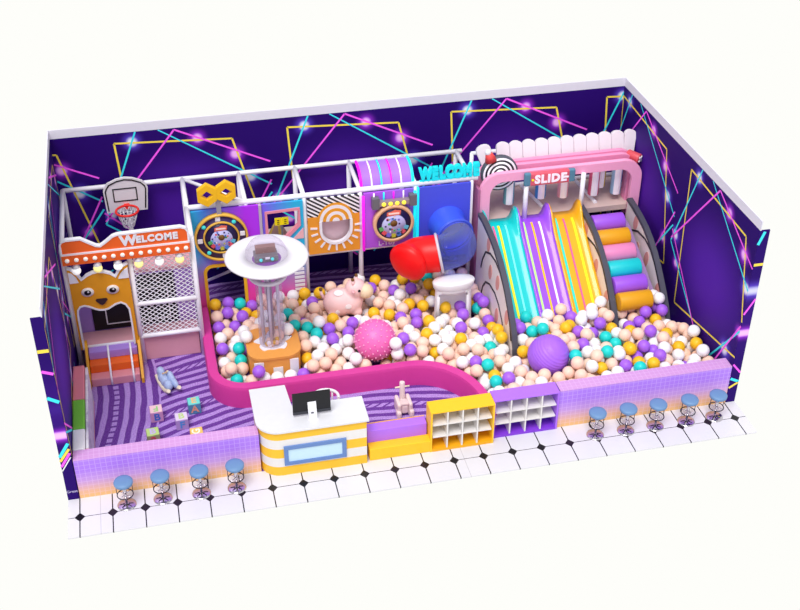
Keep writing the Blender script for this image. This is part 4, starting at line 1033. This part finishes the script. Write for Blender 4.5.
# ------------------------------------------------------------------ pit balls
BALLS = """p847,44,58 w826,44,41 v907,45,62 p934,46,61 p965,53,58 p1018,46,69 p1002,46,47 v368,234,60 p806,145,56 p893,45,38 p1082,49,56 p1003,92,83 w1034,88,72 t1124,53,80 w1110,46,57 w433,234,38 p480,234,57 w785,179,56 w655,234,86 p893,69,61 w405,234,38 w570,234,60 p507,238,56 p314,261,57 p1023,46,14 w831,67,56 p762,206,63 p852,44,14 t323,251,33 y1156,60,80 p1004,69,68 p978,46,34 v686,233,65 v460,234,38 t832,153,61 p419,311,90 p1170,46,61 p1203,46,66 w354,320,90 p1044,46,61 v859,95,66 p799,222,57 y1142,46,61 p625,234,14 y919,185,58 p527,234,38 w724,224,34 p476,301,61 w1104,114,73 w652,234,14 p1271,46,65 w567,304,58 p976,201,66 w555,234,37 w1245,59,62 p1052,109,81 p828,212,58 p352,235,38 y888,240,61 t835,103,55 v1164,128,74 p1257,46,41 p1051,46,14 p713,235,57 v304,345,48 t973,223,82 w1275,81,79 t338,335,51 p1138,170,77 p366,234,14 v930,246,75 w747,263,59 p826,44,14 p777,187,14 w515,363,74 p630,340,54 y1133,125,74 p862,165,57 p941,199,65 p393,234,14 v1195,168,80 p623,307,14 p620,327,32 p1169,172,74 v537,324,53 p892,116,61 p590,234,40 w442,328,90 p961,80,60 p986,92,61 w865,45,38 w817,117,40 t1078,118,81 w1284,147,81 w850,314,52 p338,281,38 p393,374,38 p1005,178,79 w1096,255,81 w953,194,30 p679,234,14 v1108,235,67 w646,325,37 t956,285,73 p749,212,39 w407,381,60 y1024,220,79 p513,234,14 w979,196,39 w1078,46,14 p493,234,33 w657,339,57 p379,382,60 p570,234,14 p474,234,14 p1230,46,14 p1097,46,33 y801,383,56 w774,260,59 p1038,291,77 v1110,90,60 w1070,250,72 p524,264,58 w616,362,59 p996,46,14 w659,234,59 v815,300,56 p339,240,14 v888,380,60 t955,237,68 p999,181,27 p692,233,38 p1171,270,62 v1216,244,75 p1143,46,14 p424,482,53 p1131,247,75 p948,46,37 p1057,184,82 y304,502,57 w1254,266,91 y803,258,58 w1171,292,78 w1233,104,57 v1254,244,74 p446,234,14 v728,346,51 y538,497,58 p1061,46,39 p920,45,38 p597,234,14 y675,384,54 v328,472,52 p706,230,14 w1257,46,14 p516,438,59 v1182,87,77 w446,498,60 p879,45,14 v588,363,60 v655,491,58 v358,444,57 w1131,295,80 p304,459,53 p541,234,14 p1203,46,14 p590,501,55 p566,512,60 w1228,288,75 w714,453,57 p1284,46,14 y787,476,60 w906,45,14 p1196,279,68 p1212,140,80 w1205,300,84 y754,398,57 v745,476,54 t1105,192,61 p561,360,59 v833,349,55 p1234,309,91 t359,505,50 w934,46,14 w829,482,60 p1116,46,14 y733,510,60 y505,502,58 w635,525,63 w740,216,14 v535,353,59 p1211,46,40 w496,271,53 w304,394,41 p811,448,54 p770,195,39 p873,505,59 p1156,46,37 p661,435,55 w804,150,14 p379,374,14 p695,340,60 p1184,46,38 w1005,283,72 w930,224,59 w407,374,14 p609,481,14 p1084,103,59 w870,134,58 y761,509,60 w757,307,60 p434,374,14 w920,69,63 p472,466,57 v304,435,41 p861,68,58 w562,273,47 p1171,46,14 p1284,46,41 p1016,152,78 v333,502,58 p606,500,33 w1043,135,73 v679,268,71 v812,172,58 t490,366,60 p476,344,53 p689,503,53 p601,345,41 p682,417,56 w1203,112,75 y549,387,60 p935,94,62 w379,241,36 y1284,128,62 v836,386,54 p409,505,54 v1197,230,61 w838,447,55 p1001,187,53 p1035,54,37 w708,287,56 w891,152,58 t506,344,57 p1129,49,37 w870,193,57 p708,399,55 v385,505,40 w1087,76,57 w778,419,51 y752,334,60 p816,506,60 p321,414,37 p975,177,14 t338,308,39 p609,520,57 w407,429,60 y1058,94,59 p824,425,46 p1258,196,62 y736,289,59 w478,500,57 v1042,162,74 p587,319,38 y888,268,61 w497,318,55 y642,395,56 p797,163,37 v732,373,54 t464,382,58 w437,414,59 p1001,210,69 p1231,203,63 p720,262,57 w511,294,53 v574,336,55 p1234,59,37 v1048,208,73 p483,438,51 p638,498,37 y1245,129,58 t1009,119,81 p851,420,51 p908,94,60 y728,418,52 p1027,270,62 w420,241,14 v888,337,38 y672,524,56 y476,284,39 v340,437,37 w961,51,14 w778,336,51 w651,474,36 p584,469,14 p541,257,37 p1284,192,56 w757,232,56 p888,365,37 w462,374,14 v1056,274,65 t789,507,60 w304,307,38 p639,257,14 w824,85,37 p669,316,50 w843,254,48 t1118,168,59 w311,267,14 t878,390,37 t864,240,38 w1132,196,64 p986,68,47 p445,459,53 w702,314,56 p642,368,53 w1284,446,14 y1235,230,61 w1061,67,56 w393,405,60 v706,481,51 w1187,67,58 w844,505,60 y745,248,36 w540,301,40 p540,486,30 v864,295,38 y648,283,14 t456,434,55 p448,374,38 p888,467,39 p924,178,32 p321,333,30 p944,174,14 w1072,175,61 w1261,150,54 y840,129,49 y1131,223,58 p752,431,51 p815,125,14 p857,470,50 p666,245,35 v516,466,56 p468,409,55 p365,374,38 p637,479,14 w879,69,37 y562,485,14 w587,496,14 w1254,294,80 w821,238,53 y1142,97,58 v696,367,55 p1007,236,66 p650,310,14 w1199,151,59 y868,418,29 w355,395,51 p979,273,64 w1260,81,57 p1202,90,58 w814,326,49 w882,93,51 w583,516,33 p1196,257,52 t600,321,14 p817,386,34 p682,481,38 v930,274,65 w434,382,60 p773,469,37 p306,279,38 p622,523,33 v888,414,47 p1284,164,60 w865,268,38 w775,289,50 w337,385,34 y1238,177,60 w1171,248,45 y391,467,37 w1171,104,58 w1107,284,72 w994,157,14 p367,420,47 p767,212,14 w822,99,14 v796,403,38 v1254,272,64 v1186,127,59 p320,455,31 p1025,195,68 w983,248,75 w551,510,38 w888,226,38 w796,368,34 y888,309,38 v352,374,14 w1014,153,37 w825,71,14 p888,440,39 p1131,273,64 v1088,223,52 p1284,68,57 w1217,67,58 y369,483,37 y801,467,37 v1171,223,57 v1149,123,52 w822,143,33 w887,512,36 w564,512,14 w596,294,14 p840,281,38 p625,504,14 w1284,144,40 y1163,198,64 p958,216,51 w794,328,31 w330,358,38 p864,213,38 p841,199,37 p1204,203,62 p513,414,46 p930,252,49 p677,351,42 w702,431,44 p420,374,38 p1093,157,60 p1262,129,36 p799,430,37 w720,520,38 w1067,148,63 p788,266,36 y1040,240,68 p406,489,32 w813,215,35 p489,392,50 p973,204,14 p829,308,35 w523,342,36 w559,321,38 p1107,262,56 p861,444,41 w1083,273,64 w507,483,38 p426,464,33 p304,293,14 p650,525,39 p1121,114,52 y492,506,34 p816,490,38 p1267,194,35 p667,504,37 p885,195,34 p342,489,36 p1260,102,39 w638,452,14 w1151,176,54 p550,349,36 p1037,112,58 p782,219,36 p760,493,38 w796,298,36 p792,415,14 p476,315,38 p662,405,39 p504,437,34 w1126,68,57 p635,341,14 p848,336,36 p544,464,14 p1220,267,60 p872,489,37 p350,463,38 p775,516,38 w1083,250,47 p460,506,38 p754,377,38 p377,443,37 w888,254,38 w1185,184,54 w1114,140,59 p580,387,46 p712,380,36 w698,459,36 w1259,220,50 p1217,127,56 p954,263,57 w909,148,37 p803,177,14 p930,230,32 p474,366,37 w607,399,38 p731,495,37 p1106,71,39 p878,375,14 p304,348,14 p949,93,39 w1253,171,38 p524,458,31 p421,421,38 p815,349,34 w888,281,38 p491,461,38 w338,267,14 p841,226,38 p845,64,32 p1226,152,59 p1078,65,33 w858,513,38 w1211,176,59 p665,295,31 w1284,361,14 p693,256,52 w625,357,33 v1240,85,38 w1244,69,14 p1171,149,59 w1108,240,40 p1202,74,36 p320,504,34 v1000,205,14 p790,442,14 y1141,150,58 w476,256,35 p713,249,33 p734,273,36 p1021,170,58 p979,225,29 w726,468,37 p1219,245,43 p718,325,36 p750,455,37 p1254,250,47 p843,160,37 p1264,70,32 p348,411,30 p476,301,14 w1161,78,60 p907,69,37 y983,226,56 p1284,418,14 p328,401,14 p1023,76,50 w666,262,14 w1062,121,59 p953,219,24 p601,372,37 w576,256,31 p674,271,38 w476,329,14 w1001,212,40 w930,204,41 p797,192,36 w1097,64,14 p1002,88,37 p799,240,36 p1284,100,61 p1131,251,48 w523,506,38 p536,421,32 p680,291,56 p671,456,40 w493,253,14 p1052,108,36 p1002,261,55 p1284,87,37 p1088,130,59 p510,255,35 p767,427,14 p304,496,14 p1011,103,59 p636,411,34 p1025,193,14 p788,492,37 w1185,144,36 p861,181,34 p864,336,14 p888,350,14 p858,87,38 p1010,64,29 p860,139,33 w978,251,48 p1048,81,36 p304,414,14 p1037,69,14 p730,242,14 w813,277,41 p493,336,34 p304,320,14 v1284,276,14 p1284,215,41 p843,489,38 p1071,202,60 y304,442,14 p1103,128,36 w731,361,28 w1126,90,37 p1284,114,38 p532,395,40 p836,404,34 p962,69,35 p407,397,38 p1023,196,41 p727,441,37 p304,387,14 p662,335,14 p607,347,14 w651,351,33 y774,441,36 p467,393,33 y754,349,37 p867,113,40 p677,430,33 p689,328,35 p513,381,53 v747,517,38 p328,479,14 p735,395,38 w794,209,14 p688,400,36 p454,416,33 y531,368,36 y771,314,37 w1062,227,58 p1123,72,14 w602,519,14 p1284,73,14 w1038,150,50 p900,173,42 v488,416,36 p597,261,14 p803,515,37 p524,279,35 w836,367,34 p304,367,33 p547,307,14 p828,466,38 w1284,390,14 p558,404,40 w379,397,38 w501,362,35 p1164,194,37 w683,284,14 p756,411,33 p432,505,38 p583,410,31 w1048,208,46 w745,322,37 p1089,198,39 p1046,183,57 p566,295,32 w742,438,14 p574,314,14 p694,256,14 p1211,192,37 p517,315,36 p713,410,30 p1171,167,38 p557,376,36 w865,68,14 p1063,78,14 p841,110,30 y527,258,14 p304,482,38 p1136,193,37 w304,469,14 v1146,71,39 w976,94,36 p1284,171,34 p1055,252,48 p888,130,37 p555,257,14 w772,244,36 p1019,167,14 p746,494,14 w687,373,30 p1187,67,14 w1018,133,59 p888,401,14 w328,428,14 p652,501,14 p641,368,14 p822,179,33 w888,456,14 p658,378,33 p1173,73,36 v393,398,14 w705,350,36 p1027,99,36 v1137,113,30 w574,277,14 w331,293,14 w703,499,30 w837,442,28 w476,274,14 w1284,309,14 p813,460,14 y878,159,35 p421,398,14 w1021,219,24 p1157,69,14 p692,301,34 w446,482,38 p666,478,14 p687,522,33 p366,398,14 p823,254,29 p325,370,14 p761,270,36 p915,121,38 v1187,207,39 p1186,97,37 w535,353,14 p1216,98,36 y1241,147,36 p1172,120,36 p1016,86,14 p765,454,14 p1232,120,34 p1284,217,14 p338,347,14 p719,267,14 p736,289,14 p507,276,14 p476,483,36 w577,356,36 p747,263,14 w665,450,14 p989,72,14 p1042,96,14 p1129,138,36 p928,152,14 p1156,144,36 w1073,91,36 p1217,69,14 v1078,118,36 y815,331,14 y448,398,14 p1119,125,14 p841,322,14 p774,260,14 p1095,221,26 v338,505,14 w879,176,14 w520,479,14 p1024,221,51 w865,281,14 p407,445,38 w954,241,40 p1284,152,14 w628,427,14 p419,505,14 p1259,92,14 p576,430,14 p1197,232,34 p934,70,40 p816,367,14 p498,297,30 w1021,113,14 w393,421,38 w355,479,14 w1131,229,31 p465,451,35 p641,526,14 w830,514,38 p757,238,14 p1257,144,14 p892,69,14 p741,467,14 p896,92,27 p965,85,14 p621,401,14 v440,440,33 p1250,118,14 w581,341,14 p521,300,14 p754,364,14 w1082,145,36 w829,490,14 p588,367,14 p784,235,14 p446,505,14 p1133,165,36 v917,80,14 w434,397,38 p528,326,14 w510,506,14 p1093,116,14 p508,346,14 p1149,162,14 p857,489,14 p1060,162,40 p1099,101,36 p842,184,14 p724,299,36 p1089,89,14 w922,94,37 w942,71,14 p1030,129,34 w1114,209,41 p862,119,14 w802,491,14 p682,500,14 y784,309,14 w1250,192,14 w754,391,14 p595,393,14 w1198,168,36 p1186,159,14 w550,437,14 y1201,91,14 p1070,230,32 p865,309,14 w858,159,14 p542,379,14 p365,505,14 p486,436,14 v844,513,14 p1100,197,14 v836,386,14 p865,199,14 p901,159,14 p338,320,14 w746,337,14 p473,506,14 p614,374,14 p368,455,14 p459,482,14 w522,436,14 p504,456,14 p668,524,14 p1186,114,14 p1226,169,37 p1005,115,35 y1228,138,14 p1171,137,14 p1178,205,14 p789,515,14 w819,198,14 p383,479,14 p1040,149,14 w888,295,14 p1065,158,14 p445,458,14 p992,99,14 p735,412,14 p647,395,14 p1223,186,14 w888,323,14 w1200,137,14 p1258,216,22 p1231,212,19 p703,319,14 p774,492,14 p1124,207,16 p1073,208,16 p542,281,14 p458,435,14 p1001,239,39 p355,432,14 p568,387,14 w1204,210,18 v865,254,14 w486,386,14 w1238,194,39 p716,431,14 p888,213,14 p763,285,14 y905,186,14 p1123,153,14 p435,421,14 p1159,113,14 p1097,143,14 p1240,232,34 p1284,247,14 v836,349,14 p408,469,14 w840,136,14 p1219,217,43 p701,391,14 p865,466,24 p706,521,14 p915,107,14 p888,428,14 p817,278,14 p773,334,14 w790,282,14 p1077,182,14 p846,88,14 p814,233,14 p841,213,14 y690,345,14 y796,388,14 p692,417,14 w394,445,14 w888,268,14 v1149,196,14 p872,512,14 p1196,184,14 p554,410,14 p701,275,33 w1265,170,14 v801,257,14 w1115,98,14 p668,362,14 p841,267,14 p537,507,14 w1239,164,14 w501,319,14 w1212,161,14 v1015,140,14 p796,350,14 p1101,169,14 w1072,132,14 w840,465,14 p864,440,14 p968,111,14 p1200,121,36 y493,485,14 y631,384,34 p865,227,14 p1277,126,14 p880,141,14 y720,485,14 w1158,96,36 p1284,190,14 p1111,182,36 p392,505,14 p1064,189,37 p1043,232,34 w709,292,14 w1173,90,14 w787,469,14 y888,487,14 p829,161,14 w1086,172,38 p483,356,14 p694,476,14 y527,402,14 p1169,179,14 p503,415,14 p908,133,14 v888,240,14 p761,516,14 p720,341,14 p1025,249,46 w811,305,14 p554,334,14 p728,384,14 p677,312,14 p664,416,14 p432,482,14 w934,125,14 w941,98,14 p734,518,14 p1056,135,36 w561,360,14 p380,421,14 p1171,226,29 p1144,135,14 p841,240,14 p507,393,30 y1215,114,14 w840,294,14 p407,421,14 p889,115,14 w817,514,14 w1231,93,14 p1284,100,14 p477,462,14 y674,390,14 p815,432,14 p817,405,14 p873,94,14 p602,420,14 p1213,145,36 p650,433,29 p1036,172,34 w515,372,14 p692,444,14 p708,365,14 p991,126,14 v1050,183,14 p931,198,14 p1046,123,14 p1142,92,14 p1046,210,17 p421,445,14 p473,411,14 p845,420,14 p1127,180,14 w715,458,14 p730,315,14 p757,312,14 w751,295,36 w341,455,14 w1068,106,14 p1107,155,36"""
bc = {'p': ('peach', C('ball_peach', (247, 210, 190), .45)), 'w': ('white', C('ball_white', (246, 244, 246), .4)), 'v': ('purple', C('ball_purple', (166, 100, 232), .4)), 'y': ('yellow', C('ball_yellow', (242, 190, 34), .4)), 't': ('teal', C('ball_teal', (26, 210, 204), .4))}
BR = .135
LM = [((4.07, 3.08), 'near the saucer tower'), ((3.2, 4.7), 'by the arched yellow doorway'), ((3.0, 3.0), 'in the pink wall corner beside the netted bay'), ((6.2, 2.78), 'around the spiky pink ball'), ((5.0, 2.4), 'along the pink wall between tower and spiky ball'), ((5.86, 4.5), 'around the pink cow'), ((7.2, 4.6), 'under the red tube mouth'), ((8.16, 3.78), 'around the white arched stand'), ((7.4, 2.6), 'along the pink wall between spiky ball and arched stand'),
      ((8.6, 2.3), 'at the foot of the cream side panel'), ((8.6, 1.2), 'behind the purple cubby shelf'), ((9.6, 1.45), 'around the big purple ball'), ((9.6, 2.4), 'at the foot of the teal lane'), ((10.3, 2.4), 'at the foot of the purple lane'), ((11.1, 2.3), 'at the foot of the yellow lane'), ((12.1, 2.4), 'at the foot of the roller stair'), ((10.8, 1.0), 'behind the mosaic wall near the big purple ball'), ((11.8, .9), 'behind the mosaic wall below the roller stair'), ((12.6, 1.0), 'in the corner by the violet wall')]
meshes = {}
for key, (nm, m) in bc.items():
    o = B().ball((0, 0, 0), BR, m, u=22, v=14).done('pit_ball'); meshes[key] = o.data; bpy.data.objects.remove(o)
N_IND = 300
RV, RF, RM = [], [], []
tmpl = B().ball((0, 0, 0), BR, WHITE, u=16, v=10); tv = [v.co.copy() for v in tmpl.bm.verts]; tmpl.bm.verts.index_update(); tf = [[v.index for v in f.verts] for f in tmpl.bm.faces]; tmpl.bm.free()
for k, s in enumerate(BALLS.split()):
    x, y, z = [int(v)/100 for v in s[1:].split(',')]
    nm, m = bc[s[0]]
    if k < N_IND:
        o = bpy.data.objects.new('pit_ball', meshes[s[0]]); COL.objects.link(o); o.location = (x, y, z)
        where = min(LM, key=lambda q: (q[0][0]-x)**2+(q[0][1]-y)**2)[1]
        tag(o, nm+' plastic pit ball lying '+where, 'ball', nm+' pit balls '+where)
    else:
        n0 = len(RV); c = Vector((x-8, y-2.5, z))
        RV += [tuple(v+c) for v in tv]; RF += [[n0+i for i in f] for f in tf]; RM += ['pwvyt'.index(s[0])]*len(tf)
me = bpy.data.meshes.new('pit_balls'); me.from_pydata(RV, [], RF)
for key in 'pwvyt': me.materials.append(bc[key][1])
me.polygons.foreach_set('material_index', RM); me.polygons.foreach_set('use_smooth', [True]*len(RF)); me.update()
o = bpy.data.objects.new('pit_balls', me); COL.objects.link(o); o.location = (8, 2.5, 0)
tag(o, 'remaining mixed plastic balls filling the lower layers of the ball pit', 'balls', kind='stuff')
# ------------------------------------------------------------------ camera and light
cam = bpy.data.cameras.new('camera'); co = bpy.data.objects.new('camera', cam); COL.objects.link(co)
co.location = (2.20545, -16.93358, 15.32478); co.rotation_euler = (0.971489, -.003660, -.223603)
cam.sensor_width = 36; cam.lens = 1176.09/800*36; cam.clip_end = 200
SC.camera = co
wd = bpy.data.worlds.new('world'); SC.world = wd; wd.use_nodes = True
g = NG(wd.node_tree); bg = wd.node_tree.nodes['Background']
x, y, z = g.xyz('Generated')
g.L.new(g.ramp(g.m('ADD', g.m('MULTIPLY', z, .5), .5), [(.0, (254, 254, 250)), (.5, (254, 254, 250)), (.62, (232, 231, 235)), (1, (226, 226, 234))]), bg.inputs[0])
bg.inputs[1].default_value = 1.0
sun = bpy.data.lights.new('sun', 'SUN'); sun.energy = 2.5; sun.angle = math.radians(28); sun.color = (1, .98, .95)
so = bpy.data.objects.new('sun', sun); COL.objects.link(so)
so.location = (4, -6, 14); so.rotation_euler = (math.radians(24), math.radians(-14), 0)
SC.view_settings.view_transform = 'Standard'; SC.view_settings.look = 'None'
SC.view_settings.exposure = 0; SC.view_settings.gamma = 1; SC.view_settings.use_curve_mapping = False
